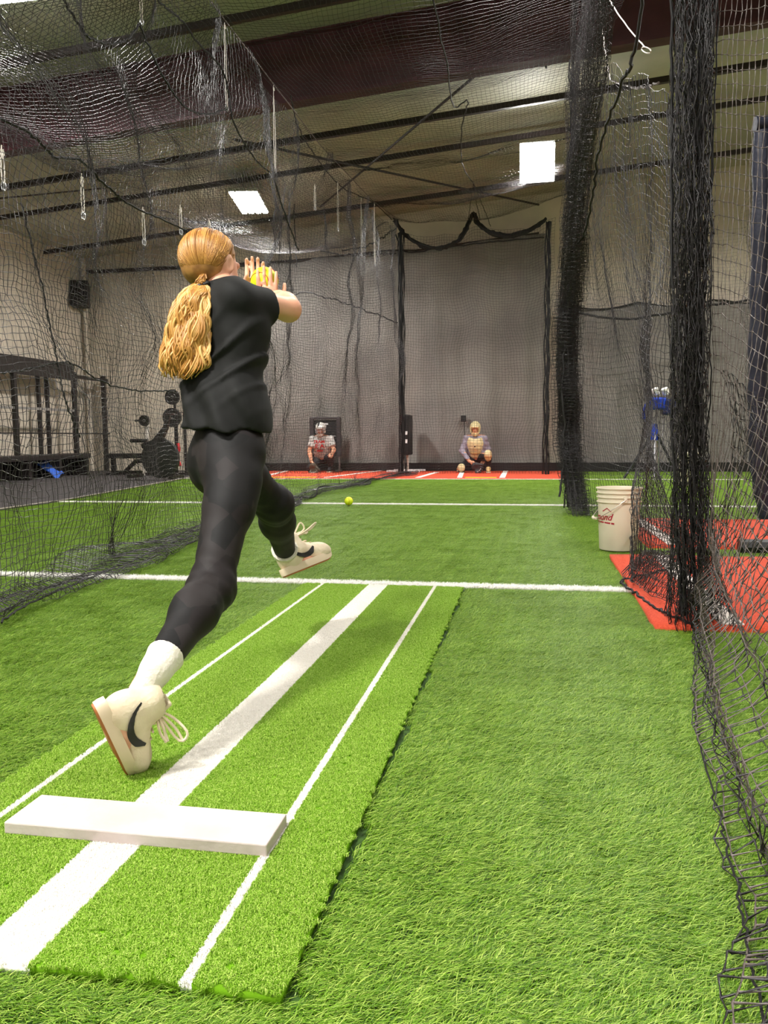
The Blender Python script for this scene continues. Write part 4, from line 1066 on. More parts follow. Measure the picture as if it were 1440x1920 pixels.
m_cream = mat('cream_canvas', s(232, 218, 192), 0.75, col2=s(216, 198, 170), scale=14, bump=.15, bscale=120)
m_midsole = mat('cream_rubber', s(226, 206, 180), 0.6)
m_gum = mat('gum_sole', s(170, 104, 56), 0.6)
m_sock = mat('white_sock', s(226, 220, 206), 0.9, bump=.3, bscale=90)
m_logo_k = mat('black_logo', s(34, 32, 34), 0.6)

# ---------------------------------------------------------------- the pitcher
PF, PR = az(46)          # pelvis
TF, TR = az(50)          # chest
HF, HR = az(20)          # head
pel = PY(430, 850, 2.30)
wai = PY(432, 765, 2.32); che = PY(436, 645, 2.36); sho = PY(408, 562, 2.36); nek = PY(412, 530, 2.36)
hd = PY(395, 493, 2.38)
rsh = sho+TR*.112+TF*.025-UP*.012; lsh = sho-TR*.115+TF*.045-UP*.01
rel = PY(541, 580, 2.50); rwr = PY(524, 560, 2.68)
lel = lsh+nrm(PY(1,1,1)*0+np.array([-.18,.98,0]))*.17+np.array([.98,.18,0])*.055-UP*.17; lwr = PY(486, 556, 2.86)
rhp = pel+PR*.068-UP*.015; lhp = pel-PR*.066-UP*.015
rkn = PY(396, 1103, 2.02); ran = PY(294, 1254, 1.70)
lkn = PY(514, 946, 2.58); lan = PY(536, 1040, 2.90)
ORG = np.array([-.85, 2.2, 0.0])
pitcher = empty('person', tuple(ORG), 'blonde pitcher in black tee and camo leggings leaping off the mat, back to us', 'person')
def legs(f, inf, k=.03):
    for hp, kn, an in ((rhp, rkn, ran), (lhp, lkn, lan)):
        fw = PF
        f.cap(hp+UP*.01, kn, .072+inf, .050+inf, k); mid = hp*.6+kn*.4
        f.cap(hp*.8+kn*.2+fw*.004, mid+fw*.006, .071+inf, .066+inf, k)
        c = kn*.68+an*.32; bk = nrm(np.cross(np.cross(an-kn, hp-kn), an-kn)); 
        f.cap(kn, c, .052+inf, .050+inf, k); f.ell(c+bk*.008, (.050+inf, .051+inf, .085), axes=(nrm(np.cross(an-kn, bk)), bk, nrm(an-kn)), k=k)
        f.cap(c, an, .049+inf, .033+inf, k)
        f.ell(kn-bk*.004, (.05+inf,)*3, k=.04)
def pelvis(f, inf, k=.04):
    f.ell(pel+UP*.015, (.118+inf, .088+inf, .10+inf), axes=(PR, PF, UP), k=k)
    for sgn in (-1, 1): f.ell(pel+PR*sgn*.050-PF*.036-UP*.035, (.068+inf, .068+inf, .088+inf), k=k)
    f.ell(wai, (.100+inf, .076+inf, .09+inf), axes=(PR, PF, UP), k=k)
def torso(f, inf, k=.04):
    f.cap(pel+UP*.05, che, .076+inf, .084+inf, k, flat=(TR, 1.18))
    f.ell(che+UP*.02, (.116+inf, .086+inf, .15+inf), axes=(TR, TF, UP), k=k)
    f.ell(che+UP*.02+TF*.040+TR*.045, (.040+inf,)*3, k=k); f.ell(che+UP*.02+TF*.040-TR*.045, (.040+inf,)*3, k=k)
    f.cap(rsh-TR*.01, lsh+TR*.01, .036+inf, .036+inf, k); f.ell(sho-TF*.02-UP*.055, (.100+inf, .056+inf, .08+inf), axes=(TR, TF, UP), k=k)
    for s1 in (rsh, lsh): f.cap(nek-UP*.0, s1*.7+nek*.3+UP*.004, .026+inf, .026+inf, k)
f = Field((-1.75, 1.35, -.05), (-.35, 3.35, 1.52), .0055)
legs(f, 0); pelvis(f, 0); torso(f, 0)
# neck and head
f.cap(nek-UP*.03, hd-UP*.05-HF*.01, .047, .045, .02)
f.ell(hd+UP*.012-HF*.008, (.070, .088, .075), axes=(HR, HF, UP), k=.02)
f.ell(hd+UP*-.038+HF*.035, (.055, .062, .07), axes=(HR, HF, UP), k=.025)
f.ell(hd+UP*-.088+HF*.068, (.022, .02, .018), axes=(HR, HF, UP), k=.02)
f.cap(hd+HF*.088+UP*.012, hd+HF*.106-UP*.022, .009, .014, .012)
for sg in (-1, 1):
    f.ell(hd+HF*.098+UP*.004+HR*sg*.032, (.016, .012, .012), axes=(HR, HF, UP), k=.008, sub=True)
    f.ell(hd+HF*.082+UP*.002+HR*sg*.031, (.0125,)*3, k=.002)
    e = hd+HR*sg*.073-HF*.008-UP*.012
    f.ell(e, (.010, .020, .032), axes=(nrm(HR+HF*-.5*sg*sg), HF, UP), k=.006); f.ell(e+HR*sg*.011+HF*.004, (.006, .009, .017), axes=(HR, HF, UP), k=.004, sub=True)
f.cap(hd+HF*.088-UP*.048-HR*.02, hd+HF*.088-UP*.048+HR*.02, .008, .008, .006)
# arms
for s1, e1, w1 in ((rsh, rel, rwr), (lsh, lel, lwr)):
    f.cap(s1, e1, .038, .036, .03); f.cap(e1, e1*.65+w1*.35, .038, .040, .02); f.cap(e1*.65+w1*.35, w1, .040, .026, .02)
# hands round the ball
BALL = PY(496, 527, 2.775)
def finger(pts, r0, r1):
    n = len(pts)-1
    for i in range(n): f.cap(pts[i], pts[i+1], r0+(r1-r0)*i/n, r0+(r1-r0)*(i+1)/n, .003)
vdir = nrm(BALL); vr = nrm(np.cross(vdir, UP))      # towards / across the line of sight
rpalm = BALL+vr*.008-UP*.050-vdir*.040
f.cap(rwr, rpalm, .026, .030, .015, flat=(vdir, .7)); f.ell(rpalm+vr*-.004, (.043, .018, .040), axes=(vr, vdir, UP), k=.012)
for i, (dx, ln) in enumerate(((-.030, .070), (-.009, .086), (.012, .082), (.031, .066))):
    b0 = rpalm+vr*dx*.95+UP*.028-vdir*.004; P = [b0]
    for t in (.33, .66, 1.0):
        a = t*ln; P.append(b0+UP*a*.96-vdir*(.014*math.sin(min(1, t*1.0)*math.pi*.6)-.012*t)+vr*dx*.10*t)
    finger(P, .0088, .0066)
finger([rpalm+vr*.032-UP*.006, rpalm+vr*.058+UP*.018+vdir*.012, rpalm+vr*.062+UP*.042+vdir*.034], .010, .0075)
lpalm = BALL-vr*.040-UP*.036+vdir*.030
f.cap(lwr, lpalm, .026, .030, .015, flat=(vdir, .7)); f.ell(lpalm, (.034, .017, .040), axes=(vr, vdir, UP), k=.012)
for i, (dx, ln) in enumerate(((-.022, .074), (-.002, .082), (.018, .078), (.036, .064))):
    b0 = lpalm+vr*dx+UP*.026; finger([b0, b0+UP*ln*.4+vdir*.016, b0+UP*ln*.75+vdir*.022, b0+UP*ln+vdir*.012], .0085, .0064)
finger([lpalm-vr*.022+UP*.0, lpalm-vr*.030+UP*.030-vdir*.022, lpalm-vr*.020+UP*.058-vdir*.036], .010, .0075)
for an, toe in ((ran, None), (lan, None)): pass
# feet (inside the shoes)
rheel = PY(200, 1312, 1.585); rtoe = PY(258, 1440, 1.70)
lheel = PY(532, 1066, 2.86); ltoe = PY(610, 1036, 3.07)
def shoe_axes(heel, toe, ankle):
    x = nrm(toe-heel); z0 = ankle-(heel*.7+toe*.3); z0 = nrm(z0-x*(z0@x)); v = nrm(heel-np.array([0, 0, CAMH])); y = nrm(v-x*(v@x)); z = nrm(np.cross(x, y)*.8+z0*.2); z = nrm(z-x*(z@x)); y = np.cross(z, x); return x, y, z
f.cap(ran, rheel*.6+rtoe*.4, .034, .030, .02); f.cap(rheel*.75+rtoe*.25, rheel*.25+rtoe*.75, .030, .026, .02)
f.cap(lan, lheel*.6+ltoe*.4, .034, .030, .02); f.cap(lheel*.75+ltoe*.25, lheel*.25+ltoe*.75, .030, .026, .02)
f.build('body', m_skin, pitcher, ORG)
m_eye = mat('eye_white', s(240, 238, 234), .3)
# ---- tee
f = Field((-1.35, 1.95, .72), (-.45, 2.95, 1.42), .006)
torso(f, .011, .04); pelvis(f, .013, .05)
hem_c = PY(428, 806, 2.31)
f.cap(wai, hem_c-UP*.02, .086, .096, .05, flat=(PR, 1.1))
flap = PY(362, 797, 2.24); f.cap(PY(385, 700, 2.30), flap-UP*.02, .045, .030, .06); f.cap(flap-UP*.02, PY(410, 815, 2.22), .028, .04, .04)
f.cap(nek-UP*.03, nek+UP*.01, .058, .056, .02)
f.plane(nek+UP*.002, nrm(UP+TF*-.25))
hn = nrm(-UP+nrm(vr*.0)+np.array([0, 0, 0]))
f.plane(hem_c-UP*.002, -UP)
for s1, e1, q in ((rsh, rel, .56), (lsh, lel, .6)):
    fs_ = Field((-1.35, 1.95, .72), (-.45, 2.95, 1.42), .006)
    n = nrm(e1-s1); c = s1+(e1-s1)*q; fs_.cap(s1, s1+(e1-s1)*.75, .046, .056, 0); fs_.plane(c, n); f.v = Field._smin(f.v, fs_.v, .022)
def folds(X, Y, Z):
    a = (Z-1.0)*26+(X+.9)*22; w = np.clip((1.18-Z)/.25, 0, 1)
    g1 = np.sin(a+2.2*np.sin(X*9+Z*5))*(.0055+.008*w)
    b = (Z-X*.9)*58; g2 = np.maximum(0, np.sin(b+1.5*np.sin(Z*13)))**2*.013*np.exp(-((Z-1.03)/.10)**2)
    c = np.sin((Z*.5+X*1.4)*46+Z*12)*.007*np.clip((1.02-Z)/.12, 0, 1)
    return g1*.8-g2+c
v0_ = f.v.copy(); f.disp(folds); f.v = np.minimum(f.v, v0_+.005)
f.build('tee_shirt', m_tee, pitcher, ORG)
# ---- leggings
m_leg = bpy.data.materials.new('camo_leggings'); m_leg.use_nodes = True
nt = m_leg.node_tree; N = nt.nodes; L = nt.links; bs = N['Principled BSDF']; bs.inputs['Roughness'].default_value = .66; bs.inputs['Specular IOR Level'].default_value = .3
tc = N.new('ShaderNodeTexCoord'); nz = N.new('ShaderNodeTexNoise'); nz.inputs['Scale'].default_value = 3; nz.inputs['Detail'].default_value = 1
L.new(tc.outputs['Object'], nz.inputs['Vector'])
vm = N.new('ShaderNodeVectorMath'); vm.operation = 'MULTIPLY_ADD'; L.new(nz.outputs['Color'], vm.inputs[0]); vm.inputs[1].default_value = (.12, .12, .12); L.new(tc.outputs['Object'], vm.inputs[2])
vo = N.new('ShaderNodeTexVoronoi'); vo.inputs['Scale'].default_value = 13; L.new(vm.outputs[0], vo.inputs['Vector'])
sp = N.new('ShaderNodeSeparateColor'); L.new(vo.outputs['Color'], sp.inputs[0])
cr = N.new('ShaderNodeValToRGB'); cr.color_ramp.interpolation = 'CONSTANT'; e = cr.color_ramp.elements
e[0].position = 0; e[0].color = (*s(9, 8, 9), 1); e[1].position = .3; e[1].color = (*s(17, 15, 16), 1)
q = e.new(.55); q.color = (*s(33, 28, 28), 1); q = e.new(.8); q.color = (*s(24, 18, 19), 1)
L.new(sp.outputs[0], cr.inputs[0]); L.new(cr.outputs[0], bs.inputs['Base Color'])
f = Field((-1.6, 1.45, .12), (-.45, 3.1, 1.02), .0055)
legs(f, .004); pelvis(f, .005); torso(f, .005)
f.plane(PY(430, 770, 2.31), UP)
X, Y, Z = f.xyz((slice(None),)*3)
for an, kn in ((ran, rkn), (lan, lkn)):
    n = nrm(an-kn); c = an-n*.030; pd = (X-c[0])*n[0]+(Y-c[1])*n[1]+(Z-c[2])*n[2]
    near = ((X-c[0])**2+(Y-c[1])**2+(Z-c[2])**2) < .15**2; f.v = np.where(near, np.maximum(f.v, pd), f.v)
def kfold(X, Y, Z):
    out = 0
    for kn, an in ((rkn, ran), (lkn, lan)):
        n = nrm(an-kn); t = (X-kn[0])*n[0]+(Y-kn[1])*n[1]+(Z-kn[2])*n[2]; r = (X-kn[0])**2+(Y-kn[1])**2+(Z-kn[2])**2
        out = out+np.sin(t*150+np.sin(X*40)*1.5)*.0018*np.exp(-r/.012)
    r = (X-pel[0])**2+(Y-pel[1])**2+(Z-pel[2]+.10)**2
    return out+np.sin((Z*1.0+X*.35)*150+np.sin(X*30))*.0022*np.exp(-r/.010)
f.disp(kfold)
f.build('leggings', m_leg, pitcher, ORG)
# ---- socks and shoes
def shoe(heel, toe, ankle, knee, side, label, flop=0):
    x, y, z = shoe_axes(heel, toe, ankle)
    L_ = .268; base = heel*.5+toe*.5 - z*.030 + x*0.0
    T = np.array([x, y, z]).T
    SK = .91 if side > 0 else 1.0
    tow = lambda P: ((np.asarray(P)*SK) @ T.T)+base
    # sock
    a_w = ankle; n = nrm(knee-ankle); loc = lambda p: ((np.asarray(p)-base) @ T)/SK
    al = loc(ankle); kl = loc(ankle+n*.062)
    fs = Field((-.32, -.16, -.02), (.26, .16, .42), .004)
    fs.cap((-.055, 0, .07), al, .034, .036, .02); fs.cap(al, kl, .040, .0535, .02)
    nl = nrm(kl-al); fs.plane(kl-nl*.012, nl)
    P, F_ = fs.mesh(1); so = raw('sock', tow(P)-ORG, F_, m_sock, pitcher)
    fu = Field((-.17, -.08, -.02), (.17, .08, .20), .0035)
    fu.ell((.085, 0, .038), (.056, .043, .034), k=.02); fu.cap((.075, 0, .045), (-.03, 0, .075), .034, .040, .03)
    fu.ell((-.075, 0, .055), (.052, .037, .055), k=.03); fu.cap((-.07, 0, .06), (-.062, 0, .125), .038, .044, .025); fu.cap((-.03, 0, .08), (-.035, 0, .125), .034, .034, .02)
    fu.cap((-.045, 0, .13), (-.06, 0, .22), .034, .036, 0, sub=True)
    fu.plane((0, 0, .142), nrm((.25, 0, 1)))
    fu.plane((0, 0, .018), (0, 0, -1))
    P, F_ = fu.mesh(1); up = raw('shoe', tow(P)-ORG, F_, m_cream, pitcher); up['label'] = label
    def sole(z0, z1, grow, name, m):
        V = []; n = 40; Fq = []
        for zz, g in ((z0, grow-.002), ((z0+z1)/2, grow), (z1, grow-.001)):
            for k in range(n):
                a = 2*math.pi*k/n; cx_, sx_ = math.cos(a), math.sin(a)
                px_ = .137*np.sign(cx_)*abs(cx_)**.75; w = .044 if px_ > .02 else .044-.010*min(1, (.02-px_)/.09)
                py_ = w*np.sign(sx_)*abs(sx_)**.8; spring = .016*max(0, (px_-.07)/.07)**2
                V.append((px_*(1+g/.137), py_*(1+g/.044), zz+spring))
        for r in range(2):
            for k in range(n): k2 = (k+1) % n; Fq.append((r*n+k, r*n+k2, (r+1)*n+k2, (r+1)*n+k))
        V.append((0, 0, z0)); V.append((0, 0, z1)); c0, c1 = 3*n, 3*n+1
        for k in range(n): k2 = (k+1) % n; Fq += [(c0, k2, k), (c1, 2*n+k, 2*n+k2)]
        o = raw(name, tow(V)-ORG, Fq, m, up); o.data.set_sharp_from_angle(angle=math.radians(40)); return o
    sole(.002, .030, .002, 'midsole', m_midsole); sole(-.003, .006, -.003, 'outsole', m_gum)
    v = fu.v
    def surf(px_, pz_, sg, off=.0015):
        i = int(round((px_-fu.lo[0])/fu.h)); k = int(round((pz_-fu.lo[2])/fu.h)); col_ = v[i, :, k]
        js = np.where(col_ < 0)[0]
        if len(js) == 0: return np.array((px_, sg*.04, pz_))
        j = js[-1] if sg > 0 else js[0]; return np.array((px_, fu.lo[1]+j*fu.h+sg*(fu.h*.7+off), pz_))
    for sg in (-1, 1):
        cl = spline([(-.098, 0, .100), (-.085, 0, .074), (-.06, 0, .056), (-.025, 0, .048), (.008, 0, .052), (.030, 0, .070)], 26)
        wd = np.interp(np.linspace(0, 1, 26), [0, .3, .6, .84, 1], [.002, .006, .009, .011, .004]); V = []
        for i in range(26):
            tt = cl[min(25, i+1)]-cl[max(0, i-1)]; tt /= np.linalg.norm(tt); nn = np.array([-tt[2], 0, tt[0]])
            for w in (-1, -.33, .33, 1): q = cl[i]+nn*w*wd[i]; V.append(surf(q[0], q[2], sg))
        V = np.array(V); yy_ = V[:, 1].reshape(26, 4)*sg; yy_ = np.maximum(yy_, np.array([np.convolve(np.pad(yy_[:, q], 3, mode='edge'), np.ones(7)/7, 'valid') for q in range(4)]).T)+.0015; yy_ = np.maximum(yy_, yy_.mean(axis=1, keepdims=True)-.001); V[:, 1] = (yy_*sg).ravel()
        raw('logo', tow(V)-ORG, np.array([(4*i+j, 4*i+j+1, 4*i+4+j+1, 4*i+4+j) for i in range(25) for j in range(3)]), m_logo_k, up)
    b = MB()
    for k in range(6):
        xx = .055-.019*k; zz = .076+.0115*k+.002
        P = [(xx+.004*math.sin(k), yy, zz-.9*yy*yy*12*.3) for yy in np.linspace(-.024, .024, 7)]
        b.tube([tow(p)-ORG for p in P], .0032, 6)
    b.build('laces', m_cream, up)
    b = MB(); top = tow((-.02, -side*.0, .128))-ORG
    dn = np.array([.05, 0, -.06]) if flop else np.array([.03, .02, .015])
    for k in range(2):
        for q in (-1, 1):
            pts = [top, top+nrm(dn)*.035+vr*.018*q+UP*.01, top+nrm(dn)*.07+vr*(.03*q)+UP*(.0 if flop else .03), top+nrm(dn)*.065+vr*.012*q-UP*(.02 if flop else -.005), top]
            if k: pts = [top, top+nrm(dn)*.05+vr*.012*q, top+dn*.9+vr*.02*q-UP*.02*flop]
            b.tube([p for p in spline(pts, 16)], .0034, 5)
    b.build('lace_bow', m_cream, up)
    b = MB(); c = tow((-.028, 0, .135))-ORG; b.box((0, 0, 0), (.012, .046, .062), bev=.005)
    R3 = np.array([x*.9+z*.3, y, z*.9-x*.3]); R3 = np.array([nrm(r_) for r_ in R3])
    b.V = [tuple(c+np.array(v_) @ R3+x*.004) for v_ in b.V]; tg = b.build('tongue', m_cream, up, smooth=False)
    return up
shoe(rheel, rtoe, ran, rkn, 1, 'cream canvas trailing shoe, toe down above the mat', 1)
shoe(lheel, ltoe, lan, lkn, -1, 'cream canvas leading shoe in the air, toe raised', 0)
for an, kn in ((ran, rkn), (lan, lkn)):   # small sock mark
    n = nrm(kn-an); c = an+n*.014-vdir*.0405; b = MB()
    b.tube([c-ORG+vr*.012*t_+UP*(.006*t_*t_-.002-.006*t_) for t_ in np.linspace(-1, 1, 7)], [.001, .0016, .002, .0026, .003, .0034, .002], 5); b.build('sock_mark', m_logo_k, pitcher)
# ---- hair
m_hair = blade_mat('golden_hair', s(150, 96, 40), s(206, 150, 74), s(244, 200, 124), rough=.42, spec=.6, trans=.12)
m_scalp = mat('scalp_hair', s(142, 98, 52), .6, col2=s(176, 128, 70), scale=40)
f = Field(hd-np.array([.15, .15, .15]), hd+np.array([.15, .15, .16]), .005)
f.ell(hd+UP*.014-HF*.011, (.0765, .095, .082), axes=(HR, HF, UP), k=0)
f.ell(hd-UP*.030-HF*.035, (.056, .055, .045), axes=(HR, HF, UP), k=.03)
f.ell(hd-UP*.030+HF*.075, (.085, .062, .088), axes=(HR, HF, UP), k=.012, sub=True)
f.ell(hd-UP*.052+HR*.075+HF*.022, (.034, .048, .050), axes=(HR, HF, UP), k=.01, sub=True)
f.ell(hd-UP*.052-HR*.075+HF*.022, (.034, .048, .050), axes=(HR, HF, UP), k=.01, sub=True)
f.build('hair_cap', m_scalp, pitcher, ORG)
tie = PY(377, 533, 2.275)
V = []; F_ = []; tone = []
g = np.random.default_rng(5)
def lock(P, r, tn, sides=4):
    mb = MB(); mb.tube(P, r, sides); b0 = len(V); V.extend(mb.V); F_.extend([tuple(i+b0 for i in q) for q in mb.F]); tone.extend([tn]*len(mb.V))
cen = hd+UP*.014-HF*.011; td = tie-cen
def sk(d, off=.006): d = nrm(d); r = 1/math.sqrt((d@HR/.0765)**2+(d@HF/.095)**2+(d@UP/.082)**2); return cen+d*(r+off)
dt = nrm(td)
for k in range(900):
    a = (k+g.random())/900*2*math.pi     # around the hairline
    st = nrm(HF*(.75+.2*math.cos(a))*(1 if math.cos(a) > -2 else 1)+UP*(.55*math.cos(a)+.25)+HR*math.sin(a)*1.0)
    if g.random() < .45: st = nrm(st*.6+UP*.4*g.random()+HR*g.normal()*.4-HF*.2*g.random())
    if k % 2: st = nrm(HR*g.normal()+UP*(g.random()*1.6-.35)+HF*(g.random()*1.1-.9))
    if (st@HF) > .35 and (st@UP) < .30: continue
    P = []; bad = False
    for t_ in np.linspace(0, 1, 15):
        d = nrm(st*(1-t_)+dt*t_)
        bad = bad or (abs(d@HR) > .70 and (d@UP) < .0 and (d@HF) > -.15)
        P.append(sk(d, .0012+.002*math.sin(t_*math.pi)+.0006*g.random()))
    if bad: continue
    P[-1] = tie+g.normal(size=3)*.006
    lock(P, np.linspace(.0012, .0024, 15), .0+.62*g.random()+.1*g.random())
fl = V, F_
def hair_obj(name):
    o = raw(name, np.array(V)-ORG, F_, m_hair, pitcher); at = o.data.attributes.new('tone', 'FLOAT', 'POINT'); at.data.foreach_set('value', tone); return o
hair_obj('hair_strands')
V, F_, tone = [], [], []
cl = spline([tie, PY(366, 552, 2.25), PY(357, 590, 2.235), PY(352, 635, 2.225), PY(348, 672, 2.22), PY(341, 712, 2.22)], 30)
for k in range(420):
    a = g.random()*2*math.pi; rr = math.sqrt(g.random()); ln = int(30*(.80+.2*g.random())) ; ph = g.random()*6; ph2 = ph+math.floor(a*2)*1.7
    cl_a = math.floor(a/6.283*9)/9*6.283; P = []
    for i in range(ln):
        t_ = i/29; W = np.interp(t_, [0, .08, .3, .6, .85, 1], [.015, .028, .046, .062, .068, .046])
        wav = .006*math.sin(t_*17+ph2)*min(1, t_*5)
        P.append(cl[i]+vr*(math.cos(a)*rr*W+wav*1.6)+vdir*(math.sin(a)*rr*W*.5+.008*math.cos(t_*15+cl_a*3)*min(1, t_*5))+UP*.003*math.sin(t_*30+ph))
    r0 = .0038*(.6+.6*g.random())
    lock(P, np.concatenate([np.linspace(.003, r0, 6), np.full(max(0, ln-12), r0), np.linspace(r0, .0015, 6)])[:ln], np.clip(.55+.35*math.sin(cl_a*2.3+ph*.15)*.6+g.normal()*.16, 0, 1), 5)
hair_obj('ponytail')
b = MB(); 
P = [tie-ORG+vr*.020*math.cos(a)+nrm(vdir*.8-UP*.5)*0+vdir*.018*math.sin(a)*.6-UP*.010*math.sin(a)*.0+UP*.006*math.cos(a) for a in np.linspace(0, 6.283, 22)]
b.tube(P, .0055, 6, cap=False); b.build('hair_tie', m_logo_k, pitcher)
softball(tuple(BALL), 'yellow softball held in the fingers of the leaping pitcher', (1.1, .3, .8))
# ================================================================== THE CATCHERS
m_skin2 = mat('tan_skin', s(224, 160, 126), .5)
m_creamgear = mat('cream_gear', s(236, 222, 172), .45, col2=s(226, 206, 156), scale=10)
m_tan = mat('tan_gear', s(214, 178, 122), .6)
m_lilac = mat('lilac_grey_sleeve', s(168, 160, 176), .8, col2=s(150, 144, 160), scale=10)
m_dark = mat('dark_trousers', s(40, 38, 42), .8)
m_gtee = mat('pale_grey_tee', s(206, 204, 200), .85, col2=s(188, 188, 184), scale=12)
m_mitt = mat('dark_mitt', s(52, 46, 48), .5, bump=.4, bscale=40)
m_mitt2 = mat('worn_mitt', s(92, 84, 70), .6, bump=.4, bscale=40)
m_cage = mat('steel_cage', s(206, 204, 206), .35, metal=.5)
m_redp = mat('red_print', s(226, 60, 62), .7)
m_hairb = mat('brown_hair', s(84, 58, 40), .6)
def catcher(px, py, label, J, kind, yaw=0.0):
    g0 = G(px, py); ORG_ = np.array([g0[0], g0[1]+.2, .03])
    t = empty('person', tuple(ORG_), label, 'person', rz=yaw)
    A = lambda k: np.array(J[k], float)
    X_, Y_, Z_ = np.eye(3)
    hd_ = A('head'); nk = A('neck'); ch = A('chest'); pl = A('pelvis')
    fw = nrm(A('look')); rt = nrm(np.cross(fw, UP)); up_ = np.cross(rt, fw)
    lo, hi = (-.62, -.75, -.02), (.62, .55, 1.15)
    def tors(f, i, k=.05):
        tu = nrm(ch-pl); f.cap(pl+tu*.05, ch, .125+i, .145+i, k, flat=(X_, 1.2)); f.ell(ch+tu*.03, (.175+i, .115+i, .17+i), axes=(X_, np.cross(tu, X_), tu), k=k)
        f.cap(A('shl'), A('shr'), .062+i, .062+i, k)
        for q in ('shl', 'shr'): f.cap(nk-UP*.01, A(q)*.6+nk*.4, .045+i, .045+i, k)
    def lg(f, i, lower=True):
        f.ell(pl, (.17+i, .12+i, .11+i), k=.05)
        for sd in 'lr':
            hp, kn, an = A('hip'+sd), A('kn'+sd), A('an'+sd)
            f.cap(hp, kn, .092+i, .062+i, .04)
            if lower: f.cap(kn, kn*.65+an*.35, .060+i, .060+i, .03); f.cap(kn*.65+an*.35, an, .060+i, .040+i, .03)
    f = Field(lo, hi, .009); tors(f, 0); lg(f, 0)
    f.cap(nk-UP*.02, hd_-UP*.06, .055, .052, .02)
    f.ell(hd_+up_*.025, (.076, .096, .086), axes=(rt, fw, up_), k=.02); f.ell(hd_-up_*.045+fw*.03, (.058, .066, .075), axes=(rt, fw, up_), k=.03)
    f.ell(hd_-up_*.095+fw*.068, (.024, .022, .02), axes=(rt, fw, up_), k=.02)
    f.cap(hd_+fw*.092+up_*.01, hd_+fw*.113-up_*.024, .010, .015, .01)
    for sg in (-1, 1):
        f.ell(hd_+fw*.102+rt*sg*.033+up_*.004, (.018, .013, .012), axes=(rt, fw, up_), k=.008, sub=True); f.ell(hd_+fw*.086+rt*sg*.032+up_*.003, (.013,)*3, k=.003)
        f.ell(hd_+rt*sg*.078-up_*.01, (.011, .02, .032), axes=(rt, fw, up_), k=.006)
    f.cap(hd_+fw*.096-up_*.052-rt*.022, hd_+fw*.096-up_*.052+rt*.022, .009, .009, .006)
    for sd in 'lr':
        sh, el, wr, ha = A('sh'+sd), A('el'+sd), A('wr'+sd), A('ha'+sd)
        f.cap(sh, el, .055, .043, .03); f.cap(el, el*.65+wr*.35, .043, .044, .02); f.cap(el*.65+wr*.35, wr, .044, .030, .02)
        hdv = nrm(ha-wr); sidev = nrm(np.cross(hdv, fw)); nv_ = np.cross(sidev, hdv)
        f.cap(wr, ha, .028, .036, .015); f.ell(ha, (.042, .022, .048), axes=(sidev, nv_, hdv), k=.015)
        for i, dx in enumerate((-.03, -.01, .01, .03)):
            b0 = ha+sidev*dx+hdv*.035; e_ = b0+hdv*(.05+.012*(i in (1, 2)))+nv_*.01; f.cap(b0, e_, .011, .010, .003); f.cap(e_, e_+hdv*.022+nv_*.02, .010, .008, .003)
        f.cap(ha+sidev*.03, ha+sidev*.065+hdv*.035, .012, .010, .006)
    for sd in 'lr':
        an, to = A('an'+sd), A('to'+sd); f.cap(an, to, .036, .032, .02)
    f.build('body', m_skin2, t, (0, 0, 0))
    def cut(f, c, n, R_):
        X, Y, Z = f.xyz((slice(None),)*3); n = nrm(n); pd = (X-c[0])*n[0]+(Y-c[1])*n[1]+(Z-c[2])*n[2]
        near = ((X-c[0])**2+(Y-c[1])**2+(Z-c[2])**2) < R_**2; f.v = np.where(near, np.maximum(f.v, pd), f.v)
    # shirt
    f = Field(lo, hi, .010); tors(f, .014)
    f.cap(pl+UP*.02, ch, .135, .14, .04, flat=(X_, 1.2))
    for sd in 'lr':
        sh, el, wr = A('sh'+sd), A('el'+sd), A('wr'+sd)
        if kind == 'cream': f.cap(sh, el, .068, .056, .03); f.cap(el, wr, .056, .042, .03); cut(f, wr, wr-el, .12)
        else: q = sh*.3+el*.7; f.cap(sh, q, .070, .072, .03); cut(f, q, el-sh, .13)
    f.plane(nk+UP*.005, nrm(UP+fw*.1)); f.plane(pl-UP*.02, -UP)
    f.disp(lambda X, Y, Z: np.sin(Z*60+X*30+2*np.sin(Y*20+X*9))*.004)
    f.build('shirt', m_lilac if kind == 'cream' else m_gtee, t, (0, 0, 0))
    f = Field(lo, hi, .010); lg(f, .010); f.plane(pl+UP*.08, UP)
    f.disp(lambda X, Y, Z: np.sin(Z*50+X*40+2*np.sin(Y*20))*.003)
    f.build('trousers', m_dark, t, (0, 0, 0))
    # shoes
    for sd in 'lr':
        an, to = A('an'+sd), A('to'+sd); f = Field(lo, hi, .009)
        d = nrm(to-an*np.array([1, 1, 0])-np.array([0, 0, to[2]]))
        f.cap(an-UP*.01, an+(to-an)*.4-UP*.0, .048, .046, .02); f.cap(an+(to-an)*.3, to, .046, .040, .02); f.plane((0, 0, .0), (0, 0, -1))
        so = f.build('shoe', m_dark if kind == 'grey' else m_tan, t, (0, 0, 0))
        b = MB(); m_ = (an+to)/2; b.box((m_[0], m_[1], max(.012, min(an[2], to[2])-.035)), (.09, .27, .022), R=RM(0, 0, math.atan2(-(to-an)[0], -(to-an)[1]) if 0 else -math.atan2((to-an)[0], (to-an)[1])), bev=.008); b.build('sole', m_cream, so, smooth=False)
    # helmet with face opening, chin guard and bars
    hc = m_creamgear if kind == 'cream' else mat('white_helmet', s(232, 230, 222), .35)
    f = Field(hd_-.2, hd_+.22, .007)
    f.ell(hd_+up_*.03-fw*.01, (.108, .128, .118), axes=(rt, fw, up_), k=0); f.ell(hd_-up_*.05-fw*.02, (.100, .105, .09), axes=(rt, fw, up_), k=.03)
